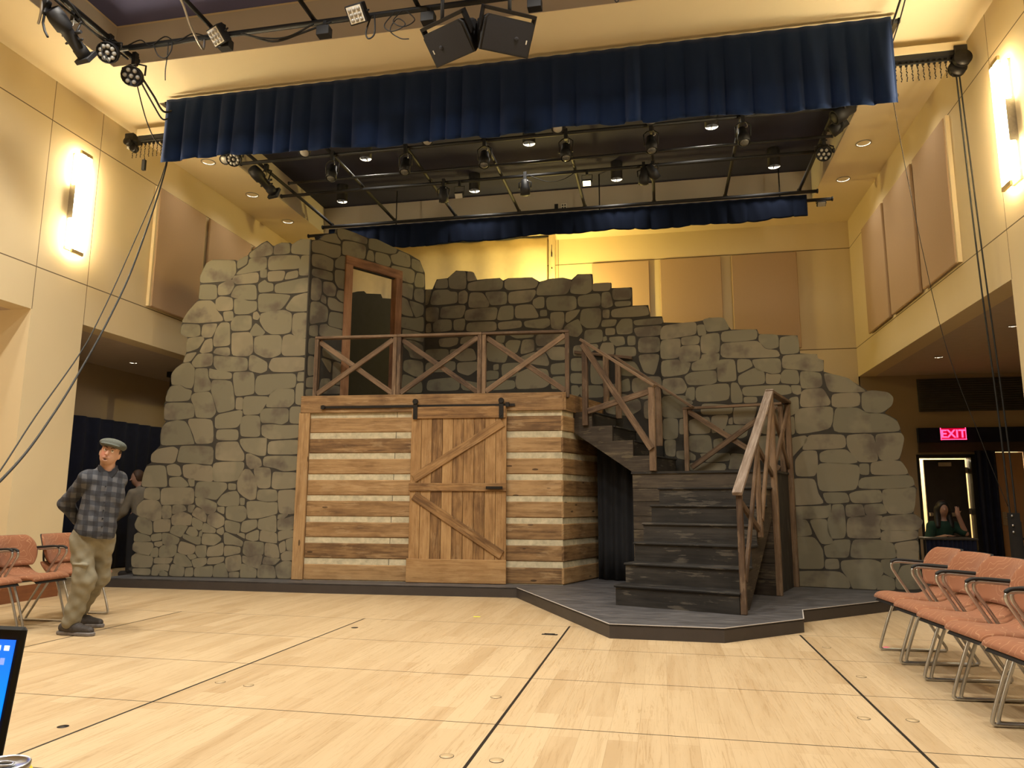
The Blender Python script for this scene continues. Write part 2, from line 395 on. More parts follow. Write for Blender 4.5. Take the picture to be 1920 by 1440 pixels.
def tag(o, label, cat, group=None, kind='thing'):
    o['label'] = label; o['category'] = cat
    if group: o['group'] = group
    if kind: o['kind'] = kind
    return o
def thing(name, label, cat, loc=(0, 0, 0), rz=0.0, group=None):
    o = bpy.data.objects.new(name, None); COL.objects.link(o); o.empty_display_size = 0.1
    o.location = loc; o.rotation_euler = (0, 0, rz)
    return tag(o, label, cat, group)
def struct(name, mb, mat, **kw):
    o = mb.build(name, mat, **kw); o['kind'] = 'structure'; return o
def dup(root, loc=None, rz=None, label=None):
    r = root.copy(); COL.objects.link(r)
    if loc is not None: r.location = loc
    if rz is not None: r.rotation_euler = (0, 0, rz)
    if label: r['label'] = label
    for ch in list(root.children):
        c = ch.copy(); COL.objects.link(c); c.parent = r
        for g in list(ch.children):
            d = g.copy(); COL.objects.link(d); d.parent = c
    return r
LEFT_STONES="""-96,504 -69,522 -58,511 -58,500 -94,496
-55,514 -44,518 -31,517 -29,501 -56,500
-27,514 -13,522 3,522 5,497 -5,498 -27,501
-174,459 -175,470 -167,489 -158,495 -118,493 -116,473 -123,464 -128,461
-115,492 -98,501 -99,487 -114,479
-95,495 -67,497 -66,479 -79,475 -116,470 -112,476 -96,485
-64,498 -13,497 -12,476 -38,476 -63,475
-10,496 4,496 6,465 -12,465 -13,478
-76,476 -66,477 -65,464 -75,464
-64,473 -35,473 -38,458 -62,457
-32,470 -15,473 -14,462 -36,459
-119,468 -79,473 -78,456 -115,455 -121,462
-78,453 -67,460 -64,455 -54,453 -53,442 -76,440
-51,452 -12,459 5,461 5,439 -25,437 -50,439
-174,456 -147,455 -145,435 -150,432 -175,433 -174,445
-144,454 -126,462 -122,462 -117,452 -124,439 -143,438
-115,452 -82,453 -79,429 -98,430 -123,435
-77,438 -53,437 -23,434 -38,412 -75,408
-19,432 6,438 6,408 -23,409 -32,414
-199,400 -191,413 -176,430 -155,430 -147,423 -145,415 -134,404 -132,397 -171,395 -199,397
-146,431 -139,436 -119,433 -117,414 -141,413 -146,421
-116,431 -104,431 -94,427 -79,426 -78,413 -91,407 -114,407
-133,411 -117,412 -115,398 -129,396
-83,408 -78,410 -72,403 -76,397 -83,399
-71,406 -57,409 -34,411 -21,405 -21,377 -32,374 -52,374 -63,381 -72,394
-19,405 6,406 6,367 -7,367 -19,374
-112,404 -86,404 -85,386 -90,381 -117,381 -119,393
-199,394 -170,392 -168,376 -178,373 -193,374 -201,380
-165,392 -141,393 -144,382 -149,372 -162,372 -166,377
-135,394 -121,394 -118,360 -124,358 -144,357 -146,368 -142,384
-78,393 -62,378 -66,373 -82,372 -87,378
-115,377 -88,378 -82,370 -80,347 -87,341 -114,342 -116,374
-79,369 -67,372 -39,372 -35,365 -35,343 -48,338 -60,338 -78,346
-33,370 -21,373 -7,366 5,365 6,340 -30,340 -34,346
-188,371 -164,373 -161,368 -170,355 -189,349 -189,362
-159,367 -148,370 -146,350 -162,347 -167,350
-140,354 -119,355 -117,344 -123,342 -145,347
-189,346 -171,349 -181,335 -193,333
-169,346 -145,346 -145,327 -173,325 -179,333
-143,342 -127,341 -88,338 -87,318 -125,318 -136,321 -142,328
-85,341 -78,342 -56,330 -56,318 -66,314 -85,319
-48,337 5,337 5,318 -18,315 -46,316 -53,323 -52,328
-193,331 -183,333 -173,323 -173,301 -176,293 -186,294 -194,299 -209,299 -211,314 -204,324
-172,323 -152,323 -150,308 -145,301 -145,289 -172,286 -171,306
-149,323 -142,321 -112,315 -112,306 -148,307
-109,316 -76,316 -74,284 -80,282 -104,279 -109,305
-72,311 -9,313 -9,291 -38,290 -50,281 -67,281 -73,287
-6,314 5,314 5,301 -7,301
-143,305 -111,303 -105,273 -104,260 -130,254 -136,271 -144,289
-211,296 -196,298 -187,292 -175,289 -178,274 -216,273 -217,280
-175,281 -170,285 -148,287 -142,281 -133,256 -140,247 -165,248 -168,263 -175,275
-90,279 -51,278 -52,271 -59,260 -65,252 -88,251 -91,263
-102,277 -92,277 -90,263 -93,259 -102,260
-41,289 -11,289 -10,269 -17,263 -19,262 -55,262 -49,280
-8,297 5,298 6,265 -8,266
-218,271 -174,270 -169,261 -169,249 -178,247 -194,245 -217,245
-134,247 -128,252 -96,258 -91,256 -92,242 -98,232 -130,231 -133,234
-62,256 -55,260 -22,260 -18,256 -18,241 -28,236 -42,239 -59,239 -62,248
-13,262 2,262 3,237 -15,238 -16,257
-220,231 -213,240 -195,244 -183,242 -175,232 -166,212 -165,208 -191,207 -219,206
-176,246 -138,245 -134,209 -162,208 -167,222 -177,239
-130,229 -96,229 -95,213 -130,214
-91,247 -83,250 -65,249 -62,243 -61,220 -67,218 -91,219 -93,235
-59,235 -42,236 -26,234 2,235 1,216 -45,214 -58,221
-233,192 -224,200 -199,204 -190,199 -194,182 -199,179 -233,181
-186,205 -134,204 -133,184 -135,177 -158,179 -191,181 -188,197
-130,210 -96,211 -92,203 -84,193 -84,182 -115,183 -129,185
-92,215 -51,216 -50,213 -50,190 -61,190 -83,197 -91,207
-47,211 2,213 2,192 -36,192 -47,193
-81,192 -74,193 -58,185 -55,175 -72,170 -79,177
-53,189 3,189 2,169 -22,167 -34,172 -53,175
-239,175 -209,176 -204,147 -206,144 -246,144 -243,164
-207,175 -194,178 -186,174 -182,164 -185,160 -203,161
-181,176 -160,178 -149,175 -134,175 -131,154 -134,152 -159,154 -178,159
-133,180 -84,181 -83,172 -92,154 -106,152 -131,152
-81,170 -74,169 -66,159 -61,146 -62,127 -71,125 -80,130 -90,138 -92,149 -89,161
-66,172 -41,172 -40,144 -48,142 -59,143 -67,166
-37,166 -22,165 1,165 2,143 -31,141 -38,144
-201,157 -183,159 -172,150 -169,146 -175,144 -200,144
-171,155 -161,156 -160,145 -167,145
-157,152 -109,150 -108,141 -117,133 -124,125 -140,128 -158,129
-106,149 -94,148 -94,140 -105,140
-239,142 -216,142 -214,126 -220,124 -240,127
-213,142 -160,143 -159,121 -167,118 -182,119 -210,117 -212,124
-115,131 -105,136 -93,138 -88,131 -87,117 -107,116 -118,117 -122,121
-86,128 -79,127 -79,118 -85,118
-59,140 -30,140 -28,124 -45,123 -60,126
-27,139 2,140 1,105 -24,106 -27,125
-248,116 -240,124 -223,124 -216,122 -210,114 -209,97 -222,93 -237,99 -248,102 -250,111
-209,116 -195,116 -193,103 -195,98 -207,97
-192,116 -182,118 -174,116 -169,110 -187,104 -192,105
-167,117 -158,117 -157,115 -161,106 -167,108
-157,128 -142,127 -123,120 -122,115 -124,108 -134,104 -139,106 -145,113 -155,117
-121,114 -110,115 -110,104 -120,109
-107,114 -99,116 -80,116 -75,110 -75,99 -83,93 -106,98
-76,123 -54,123 -44,121 -28,122 -27,106 -38,103 -54,99 -72,98
-25,104 -11,105 -11,103 -18,98 -26,98
-159,107 -153,114 -144,110 -137,102 -138,93 -142,93 -160,103
-193,101 -175,107 -160,101 -161,88 -176,88 -191,88
-135,102 -122,107 -109,99 -109,89 -119,84 -122,85 -135,91
-246,100 -233,97 -224,92 -222,77 -225,73 -239,76 -249,83 -251,88
-221,92 -210,96 -194,96 -194,79 -204,78 -219,77
-159,100 -142,92 -144,82 -149,81 -159,88
-140,91 -135,90 -121,83 -122,77 -141,78 -143,83
-108,96 -83,91 -85,77 -90,76 -106,80
-80,94 -58,97 -57,86 -73,78 -82,80
-55,97 -44,99 -29,104 -27,79 -38,80 -56,84
-26,96 -15,98 0,103 0,83 -25,82
-190,86 -178,88 -165,86 -172,76 -176,70 -194,77
-168,77 -163,85 -155,85 -149,78 -150,73 -157,71
-146,78 -144,80 -142,79 -143,72 -147,72
-119,81 -110,86 -108,78 -112,74 -119,78
-250,72 -245,76 -226,71 -222,64 -250,63
-222,73 -207,76 -206,66 -220,64 -223,69
-206,76 -193,75 -177,68 -180,60 -203,59
-172,75 -157,71 -144,71 -144,61 -150,60 -172,68
-141,76 -120,75 -112,69 -113,66 -123,59 -142,61
-108,76 -104,78 -77,66 -79,58 -93,61 -106,61
-88,75 -82,77 -76,76 -75,69
-73,75 -57,82 -54,80 -54,68 -62,66 -73,69
-51,81 -41,81 -26,77 -25,63 -39,65 -52,67
-24,79 -18,81 1,82 0,73 -13,70 -23,66
-251,58 -249,62 -221,62 -218,56 -224,43 -236,44 -251,51
-217,62 -205,64 -204,59 -210,56 -216,58
-219,53 -213,55 -210,52 -210,41 -222,42
-208,53 -203,58 -181,59 -181,48 -186,42 -208,41
-176,65 -152,58 -152,51 -155,47 -165,45 -179,49
-150,58 -134,59 -134,42 -146,42 -151,50
-131,56 -120,58 -108,64 -107,45 -133,43
-106,59 -81,57 -81,49 -94,46 -105,44
-75,66 -62,65 -45,64 -45,47 -58,47 -66,43 -77,49
-43,64 -25,61 -21,50 -21,43 -30,43 -43,46
-22,62 -14,67 -12,60 -12,53 -19,49
-12,68 0,72 0,53 -9,54
-252,41 -244,46 -221,42 -217,38 -219,26 -250,26
-215,38 -212,40 -185,40 -190,32 -215,32
-181,48 -167,44 -157,36 -154,29 -167,28 -185,33
-164,44 -152,46 -148,42 -157,38
-156,37 -147,40 -133,41 -132,34 -139,29 -151,27
-130,41 -105,43 -106,37 -116,33 -131,32
-103,42 -80,47 -78,33 -80,25 -97,22 -102,31
-77,45 -66,43 -58,46 -46,46 -48,34 -52,27 -64,31 -76,36
-43,44 -32,42 -18,41 -27,33 -46,34
-18,47 -11,52 0,52 0,40 -16,39
-249,24 -220,24 -220,15 -247,16
-216,30 -190,31 -192,21 -198,22 -205,20 -207,15 -218,15
-205,15 -205,20 -199,22 -193,19 -192,14
-187,32 -166,27 -167,14 -190,15
-164,26 -153,27 -152,15 -165,14
-150,26 -136,28 -122,30 -122,14 -150,14
-120,30 -105,35 -99,22 -97,14 -121,14
-96,21 -81,22 -81,14 -95,14
-78,35 -54,26 -54,14 -79,13
-46,33 -28,31 -23,14 -52,14 -52,26
-26,30 -14,38 -1,38 -1,14 -21,14"""
LEFT_EDGE="4,522 -13,523 -27,515 -30,518 -44,519 -56,514 -59,515 -68,523 -77,519 -96,505 -98,501 -116,492 -118,494 -156,496 -167,490 -176,470 -174,447 -175,433 -191,414 -199,400 -201,394 -201,380 -189,372 -189,350 -193,333 -204,325 -211,310 -209,298 -216,289 -217,274 -219,270 -217,244 -214,243 -220,233 -222,221 -220,206 -225,201 -234,191 -233,180 -240,176 -245,156 -247,144 -239,143 -240,126 -248,118 -250,109 -249,101 -248,100 -251,88 -249,82 -245,77 -251,73 -250,63 -252,58 -251,51 -246,47 -252,41 -251,25 -255,25 -255,22 -249,20 -247,14"
DOOR_STONES="""11,524 20,535 41,543 44,537 50,532 50,527 27,525
42,551 53,554 76,554 101,551 101,540 70,539 55,537 51,534 44,539
103,552 119,555 140,552 163,549 160,540 147,536 118,534 103,534
-2,519 11,524 30,523 51,525 51,509 47,504 37,501 17,503 -1,501
53,534 73,538 99,538 98,513 65,512 53,511
103,532 113,532 116,523 116,514 99,514
117,533 144,534 151,524 148,513 117,513
148,534 163,541 166,547 191,545 193,522 153,520
194,541 213,540 224,521 205,520 194,523
-1,499 20,502 39,499 38,479 23,479 0,479
41,498 52,509 62,510 63,488 41,486
1,476 24,478 38,477 39,464 23,463 1,464
41,484 62,486 64,455 49,455 42,464
153,518 195,521 203,517 201,498 194,495 173,496 171,511 150,513
206,518 224,519 225,494 204,491 201,498
1,461 11,463 19,460 20,441 17,429 10,426 1,426
21,460 39,462 46,455 44,440 30,438 22,442
48,452 64,453 64,434 55,434 46,440
174,493 199,494 200,488 198,466 188,468 174,470
203,488 224,492 225,465 203,467 201,477
20,439 28,436 29,424 18,427
31,437 44,437 52,433 63,432 63,418 36,417 31,424
1,424 16,426 30,421 33,415 32,397 17,393 1,387
174,468 188,465 194,454 203,437 174,436
191,465 225,463 224,445 206,436 195,454
35,415 63,416 63,390 37,391 33,394
1,386 16,390 17,372 10,370 1,371
19,391 31,394 35,391 63,389 63,377 18,372
173,433 204,435 225,443 226,414 193,414 173,414
178,412 193,413 226,412 226,396 207,397 179,396
1,367 15,369 14,342 1,342
25,358 61,355 62,337 46,340 26,342
180,394 204,396 225,391 227,366 197,365 193,376 182,382
1,340 13,340 14,311 2,308
26,340 43,338 42,316 24,338
45,338 62,336 62,301 45,302
183,358 195,362 226,363 227,334 206,334 182,341
0,306 14,310 15,292 0,291
0,289 15,291 15,280 0,278
25,308 41,310 44,300 61,300 62,288 39,285 22,285
181,336 203,333 225,326 226,307 180,303"""
DOOR_EDGE="-3,513 -3,520 11,524 20,535 41,544 42,551 53,555 101,552 138,552 164,549 191,546 213,541 225,521 227,491"
BACK_STONES="""17,492 22,507 42,507 43,490
44,509 58,519 77,517 78,484 46,489
80,516 90,514 96,501 96,499 80,498
81,495 116,498 140,497 146,491 144,477 81,481
149,491 155,495 198,493 209,484 204,474 155,475 149,481
212,483 228,487 251,486 266,481 263,468 257,458 206,461 206,470
266,479 277,489 299,488 300,460 289,455 263,459
301,471 313,471 331,470 329,457 301,459
333,460 363,459 363,440 334,441
0,491 12,491 5,465 0,463
15,489 43,487 47,483 61,481 62,461 8,462
64,480 75,483 81,477 80,463 74,459 64,461
85,478 109,475 121,457 120,449 82,451
112,476 153,473 153,451 124,452 120,461
156,472 204,471 204,463 195,451 156,451
200,454 209,458 219,457 219,439 205,439 199,447
222,457 273,454 274,434 264,430 224,434
276,453 313,455 314,433 277,435
316,455 329,455 334,432 323,429 315,432
336,438 362,437 362,430 338,430
1,459 27,457 25,432 2,434
32,457 79,457 72,434 29,438 30,448
79,448 137,448 134,429 131,426 77,429 76,440
141,448 165,448 165,425 155,424 135,425
168,447 198,447 209,428 208,423 168,425
212,435 223,435 224,425 212,425
229,430 253,429 253,411 248,400 231,403
256,428 281,431 273,420 259,410 255,413
282,431 314,430 314,410 308,398 290,399 279,409
317,426 328,426 327,412 317,414
331,426 387,428 391,412 370,411 331,413
3,429 11,430 13,414 2,414
16,429 26,435 51,433 52,414 17,413
55,432 76,433 77,423 74,412 56,414
81,425 134,423 135,407 97,408 79,411
137,421 179,421 180,409 139,408
183,419 228,421 229,409 218,404 186,409
253,402 259,408 277,416 284,395 275,385 255,391 253,398
316,410 340,409 336,399 314,399
338,397 347,409 364,408 364,386 357,384 340,385
365,405 411,406 411,396 368,397
287,396 316,395 316,375 294,374 286,375
321,396 336,395 336,385 321,385
317,382 322,383 323,377 317,375
367,393 410,394 408,379 390,378 371,379 367,387
327,381 350,381 352,368 337,366 327,376
356,381 368,380 368,366 356,366
373,377 406,376 406,352 372,353
134,398 151,398 148,385 134,388
155,399 201,396 200,391 170,391
204,395 255,393 256,375 205,375
27,401 65,401 63,389 48,385 30,387
70,400 100,401 95,392 68,388
151,383 158,389 179,387 172,368 167,366 153,374
181,388 201,387 202,368 177,363
206,372 221,372 255,371 254,349 230,351 222,365 206,368
117,388 146,385 156,367 151,351 120,356 116,376
177,359 202,366 221,363 227,347 225,341 182,350
2,384 47,382 47,363 2,365
50,381 93,380 100,359 68,359 49,372
4,361 60,360 60,346 51,342 3,344
63,357 103,356 101,343 84,333 64,341
130,349 139,350 139,341 130,340
144,350 179,350 172,328 146,325
118,340 139,338 139,325 115,324
172,332 193,340 225,336 228,312 218,306 172,306 169,319
230,344 257,345 259,327 230,327
232,323 255,323 255,304 230,303
8,330 56,332 68,327 68,309 6,311
71,327 111,318 125,322 168,321 169,306 72,308
268,372 307,372 309,365 285,353 268,355
312,365 316,373 333,372 335,353 311,354
337,364 368,363 369,348 337,348
371,350 406,349 399,325 395,317 380,322
264,351 283,351 283,330 264,331
296,344 318,345 317,307 296,308
263,327 283,326 284,309 263,311
337,342 366,340 376,321 360,317 337,321
276,306 315,305 317,286 280,287
319,305 336,306 357,315 359,294 344,293
362,314 407,315 406,286 377,279 361,294
346,291 373,279 375,265 356,255 319,261 317,282
264,307 274,307 280,296 272,288 264,293
379,277 406,282 405,249 379,250"""
BACK_EDGE="-2,492 13,491 21,508 42,508 58,520 77,517 90,514 97,499 116,499 140,498 146,493 155,496 198,493 211,484 228,487 251,487 266,482 276,490 300,488 301,471 313,470 318,471 331,470 331,461 364,459 364,429 389,428 392,409 410,408 412,398"
RIGHT_STONES="""-176,380 -172,390 -122,392 -123,373 -149,371 -176,369
-121,386 -111,386 -108,372 -119,370
-112,393 -103,395 -83,394 -76,381 -76,376 -106,375 -109,385
-145,369 -122,370 -118,366 -120,358 -144,358
-116,370 -89,372 -90,342 -116,343
-86,373 -36,372 -37,357 -86,357
-33,364 -8,361 -8,344 -19,342 -25,344 -34,354
-5,357 18,358 19,333 -4,333 -6,342
-176,368 -147,368 -147,358 -150,339 -177,339
-149,349 -144,356 -118,356 -119,333 -148,332
-87,351 -83,355 -36,355 -27,343 -10,340 -6,329 -88,334
-3,331 41,329 42,322 49,319 48,305 32,306 16,310 -4,313
-176,336 -151,336 -148,331 -132,330 -138,314 -176,311
-130,330 -116,334 -115,341 -90,341 -92,330 -96,318 -131,318
-93,326 -89,331 -69,330 -68,302 -71,299 -94,299
-65,330 -48,328 -44,319 -65,309
-46,328 -6,327 -7,307 -19,306 -27,310 -38,312
-142,309 -132,315 -96,316 -96,299 -105,296 -137,297
-65,305 -42,316 -29,308 -29,292 -64,292
-26,307 -20,304 -7,304 -10,291 -27,292
-6,304 -1,310 15,308 17,296 15,289 -7,292
19,307 45,302 46,288 43,283 19,282
49,302 67,297 79,292 87,285 102,273 54,275
-175,308 -146,308 -139,294 -144,285 -175,284
-138,292 -128,293 -129,274 -140,274 -141,283
-126,293 -78,296 -79,271 -126,271
-75,296 -67,295 -61,281 -61,267 -76,267
-60,289 4,288 6,277 -4,275 -59,276
6,287 18,286 18,276 13,274 8,277
19,276 24,280 46,281 55,263 53,257 16,256
-58,274 -41,273 -41,266 -58,266
58,272 92,272 91,255 71,252 57,256
95,271 108,274 126,270 132,262 129,253 116,244 100,244 94,253
-177,282 -142,281 -130,268 -144,265 -145,248 -177,250
-118,268 -75,263 -76,251 -120,252
-73,261 -40,262 -49,236 -74,236
3,269 14,271 14,251 4,245 0,246
9,246 16,254 59,255 54,225 9,218
61,250 66,253 90,251 96,245 120,241 134,233 138,218 55,219
-176,248 -154,247 -155,218 -177,217
-151,246 -141,246 -140,225 -152,224
-138,244 -108,249 -107,224 -137,224
-105,249 -81,249 -85,236 -88,230 -105,223
-80,243 -76,246 -76,236 -81,237
-84,234 -55,233 -57,219 -67,215 -88,226
-139,221 -108,221 -106,202 -108,196 -126,197 -139,201
-103,214 -91,216 -91,204 -103,202
2,242 7,243 7,220 1,218
1,213 20,216 23,212 21,207 8,193 0,184
25,217 70,216 71,198 17,197 17,201
73,215 105,216 109,179 86,179 78,190 73,199
108,215 137,216 141,209 133,181 111,181 108,200
6,182 17,195 34,195 34,176 30,161 6,161
38,191 47,195 71,196 85,179 68,177 38,180
33,170 37,177 58,178 84,174 85,164 80,142 34,140
86,176 97,176 96,162 86,163
100,177 117,180 135,179 144,162 99,162
86,158 145,161 149,149 136,144 82,144
-3,157 29,157 32,138 40,124 -5,121
-175,215 -158,216 -160,191 -173,194
-157,199 -142,199 -130,193 -131,185 -157,189
-124,194 -107,194 -81,194 -82,184 -115,182
-79,194 -58,191 -61,172 -84,172 -81,182
-141,181 -88,180 -88,170 -141,171
-38,260 -5,262 -2,238 -18,219 -40,222
-44,218 -2,215 -1,184 -42,183
38,138 68,138 71,126 43,124
71,136 81,140 109,142 110,126 74,125
111,142 137,144 150,145 145,112 117,111 111,126
-3,119 42,120 47,123 47,114 43,105 -4,103
50,122 63,123 64,90 61,79 46,78 42,88 43,102 49,114
66,122 86,123 88,108 84,107 66,107
88,122 110,124 115,112 90,109
-4,102 16,102 23,82 -4,79
19,102 41,103 43,86 48,72 33,70
67,105 93,109 109,108 104,95 105,83 102,80 65,79
109,107 145,111 155,102 149,91 107,90 105,97
107,89 148,90 147,81 118,75 105,78
-3,78 24,79 34,62 34,42 31,38 -4,37
49,75 69,77 65,57 62,54 38,53 36,67 47,70
72,77 103,77 118,73 122,64 120,55 92,54 67,54
120,73 147,78 147,66 145,51 126,49 122,58
37,50 52,51 53,39 36,38
56,49 92,52 103,48 105,35 98,27 95,14 68,13 65,25 56,37
103,52 121,53 125,46 117,29 106,36
127,45 144,48 148,37 148,18 119,16 119,29
-3,33 53,35 63,25 65,13 -4,12
106,33 117,28 117,15 96,13 100,27"""
RIGHT_EDGE="-175,388 -171,391 -122,392 -112,393 -103,396 -83,394 -76,381 -72,375 -36,372 -34,365 -8,361 18,358 20,332 42,329 43,322 50,320 49,304 67,297 79,292 87,286 102,274 108,274 126,270 132,262 129,253 120,243 134,234 138,217 141,209 134,181 143,162 149,147 151,144 145,112 155,102 149,91 148,79 148,66 145,51 148,37 148,17"
# ================================================================ the room
XL, XR, YB, ZC, ZS = -7.8, 3.76, 14.95, 6.78, 3.64
b = MB(); b.bx(-10.6, 7.7, -4.2, 17.5, -0.2, 0.0); struct('floor', b, 'floor')
def upper(x0, x1): 
    b = MB(); b.bx(x0, x1, -4.2, YB + 0.2, ZS, 7.4); return b
struct('wall_left', upper(XL - 0.3, XL), 'wall_side')
struct('wall_right', upper(XR, XR + 0.3), 'wall_side')
b = MB(); b.bx(XL - 0.02, XR + 0.02, YB, YB + 0.2, 0.0, 7.4)
struct('wall_back', b, 'wall_back')
b = MB(); b.bx(-10.4, 7.6, -4.4, -4.2, 0, 7.4); struct('wall_front', b, 'cream')
# partitions that end in the two piers
b = MB(); b.bx(-10.2, XL, 7.69, 8.55, 0, ZS); struct('wall_left_pier', b, 'cream')
b = MB(); b.bx(XR, 7.4, 7.69, 8.57, 0, ZS); struct('wall_right_pier', b, 'cream')
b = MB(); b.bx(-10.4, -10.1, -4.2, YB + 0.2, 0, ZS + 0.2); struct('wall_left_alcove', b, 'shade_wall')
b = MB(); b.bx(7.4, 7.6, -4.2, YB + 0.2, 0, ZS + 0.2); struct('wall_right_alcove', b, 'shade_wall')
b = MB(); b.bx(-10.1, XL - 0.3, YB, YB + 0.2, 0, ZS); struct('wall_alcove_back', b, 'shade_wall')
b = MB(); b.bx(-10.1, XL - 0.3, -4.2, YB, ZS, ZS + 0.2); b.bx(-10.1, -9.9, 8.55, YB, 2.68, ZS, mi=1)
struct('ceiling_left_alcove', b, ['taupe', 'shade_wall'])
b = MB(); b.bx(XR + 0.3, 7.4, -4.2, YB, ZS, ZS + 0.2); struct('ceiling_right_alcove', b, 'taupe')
# alcove end wall with the exit door: built round the openings
b = MB()
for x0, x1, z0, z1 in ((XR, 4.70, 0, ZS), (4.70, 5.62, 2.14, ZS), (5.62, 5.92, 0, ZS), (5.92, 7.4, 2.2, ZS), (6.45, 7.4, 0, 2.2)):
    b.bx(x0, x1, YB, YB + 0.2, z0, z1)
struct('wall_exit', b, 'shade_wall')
# ceiling strips round the two coffers
CX0, CX1, CY0, CY1, NY0, NY1 = -6.82, 2.86, 8.45, 13.67, 0.6, 7.56
b = MB()
for x0, x1, y0, y1 in ((XL - .3, CX0, -4.2, YB + .2), (CX1, XR + .3, -4.2, YB + .2), (CX0, CX1, NY1, CY0), (CX0, CX1, CY1, YB + .2), (CX0, CX1, -4.2, NY0)):
    b.bx(x0, x1, y0, y1, ZC, 7.5)
struct('ceiling', b, 'ceil')
b = MB(); e_ = 0.004  # thin liners added to carry the painted shade on the coffer faces
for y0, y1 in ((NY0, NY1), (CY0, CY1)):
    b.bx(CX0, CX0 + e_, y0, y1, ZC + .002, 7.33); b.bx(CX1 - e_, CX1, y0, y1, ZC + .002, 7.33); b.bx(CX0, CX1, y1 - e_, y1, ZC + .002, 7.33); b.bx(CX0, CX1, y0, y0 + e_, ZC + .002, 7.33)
struct('ceiling_coffer_sides', b, 'fascia_shade_tint')
b = MB(); b.bx(CX0, CX1, CY0, CY1, 7.33, 7.5); struct('ceiling_coffer', b, 'navy_ceil')
b = MB(); b.bx(CX0, CX1, NY0, NY1, 7.36, 7.5); b.bx(-6.0, CX1 - .3, NY0 + .3, 6.85, 7.27, 7.36)
struct('ceiling_auditorium', b, 'purple_ceil')
# baseboards
b = MB(); b.bx(XL, XL + 0.025, 7.69, 8.55, 0, 0.19, axis=1); struct('baseboard_left', b, 'base_wood')
b = MB(); b.bx(XR - 0.025, XR, 7.69, 8.57, 0, 0.19, axis=1); struct('baseboard_right', b, 'base_wood')
# bright edge strips beside the first side panels
for nm, x0, x1 in (('trim_1', XL, XL + 0.05), ('trim_2', XR - 0.05, XR)):
    b = MB(); b.bx(x0, x1, 9.76, 9.80, 4.23, 6.20); struct(nm, b, 'cream')

# tan fabric panels
PW = ('nearest the stage curtain', 'second from the front', 'farthest from the seats')
for side, x0, x1 in (('left', XL, XL + 0.045), ('right', XR - 0.045, XR)):
    for (y0, y1), wd in zip(((9.80, 11.02), (11.14, 12.48), (12.60, 13.84)), PW):
        sg = 0.02 if side == 'left' else -0.02
        b = MB(); b.bx(x0 + sg, x1 + sg, y0, y1, 4.23, 6.19)
        tag(b.build('acoustic_panel', 'tan', bevel=0.012), 'tan fabric acoustic panel high on the %s wall, %s' % (side, wd), 'wall panel', 'tan acoustic panels')
for (xa, xb), wd in zip(((-1.316, -.132), (.085, 1.302), (1.501, 2.754)), ('beside the bright yellow glow', 'in the middle of three', 'closest to the right corner')):
    b = MB(); b.bx(xa, xb, YB - 0.065, YB - 0.02, 4.23, 6.19)
    tag(b.build('acoustic_panel', 'tan', bevel=0.012), 'tan fabric acoustic panel on the back wall, %s' % wd, 'wall panel', 'tan acoustic panels')

# vent grille, header and exit door
t = thing('vent_grille', 'wide dark louvred vent grille above the exit sign', 'vent', (5.7, YB, 2.94))
b = MB(); b.bx(-0.93, 0.9, -0.03, 0, 0, 0.62); b.build('frame', 'vent', t)
b = MB()
for k in range(14): b.box((-0.015, -0.035, 0.03 + k * 0.043), (1.78, 0.03, 0.008), Matrix.Rotation(0.6, 3, 'X'))
b.build('louvre', 'vent', t)
b = MB(); b.bx(4.70, 7.4, YB - 0.10, YB, 2.36, 2.63); struct('trim_3', b, 'navy_drape')
b = MB(); b.bx(4.70, 7.4, YB - 0.06, YB, 2.18, 2.36); struct('trim_4', b, 'maroon')
t = thing('exit_sign', 'red glowing EXIT sign on the dark header above the door', 'exit sign', (5.27, YB - 0.10, 2.40))
b = MB(); b.bx(-0.22, 0.22, -0.05, -0.002, 0, 0.225); b.build('housing', 'black', t)
b = MB(); b.bx(-0.205, 0.205, -0.056, -0.05, 0.012, 0.213); b.build('panel', 'exit_panel', t)
b = MB(); b.bx(-0.215, 0.215, -0.06, -0.05, 0.0, 0.014); b.bx(-0.215, -0.203, -0.06, -0.05, 0.0, 0.22); b.bx(0.203, 0.215, -0.06, -0.05, 0, 0.22)
b.build('edge_strip', 'exit_text', t)
cu = bpy.data.curves.new('exit_text', 'FONT'); cu.body = 'EXIT'; cu.size = 0.205; cu.align_x = 'CENTER'; cu.extrude = 0.003; cu.offset = 0.004
to = bpy.data.objects.new('tmp_text', cu); COL.objects.link(to)
me = bpy.data.meshes.new_from_object(to.evaluated_get(bpy.context.evaluated_depsgraph_get())); bpy.data.objects.remove(to)
lo = bpy.data.objects.new('lettering', me); COL.objects.link(lo); lo.parent = t; lo.location = (0, -0.06, 0.042); lo.rotation_euler = (PI / 2, 0, 0)
me.materials.clear(); me.materials.append(M['exit_text'])

t = bpy.data.objects.new('door_1', None); COL.objects.link(t); t.location = (5.16, YB, 0); t['kind'] = 'structure'
for x0, x1 in ((-0.50, -0.455), (0.41, 0.50)):
    b = MB(); b.bx(x0, x1, -0.02, 0.20, 0, 2.14); b.build('jamb', 'black', t)
b = MB(); b.bx(-0.46, 0.44, -0.02, 0.20, 2.08, 2.14); b.build('lintel', 'black', t)
b = MB(); b.bx(-0.33, 0.375, 0.16, 0.205, 0.01, 2.055); b.build('leaf', plain('dark_door_paint', (0.035, 0.030, 0.026), 0.5, var=0.1), t, bevel=0.004)
b = MB(); b.bx(-0.10, 0.12, 0.10, 0.16, 1.93, 2.0); b.build('door_closer', 'steel', t)
b = MB(); b.bx(-0.31, 0.12, 0.09, 0.13, 1.02, 1.07); b.bx(-0.31, -0.26, 0.12, 0.16, 1.01, 1.08); b.bx(0.07, 0.12, 0.12, 0.16, 1.01, 1.08)
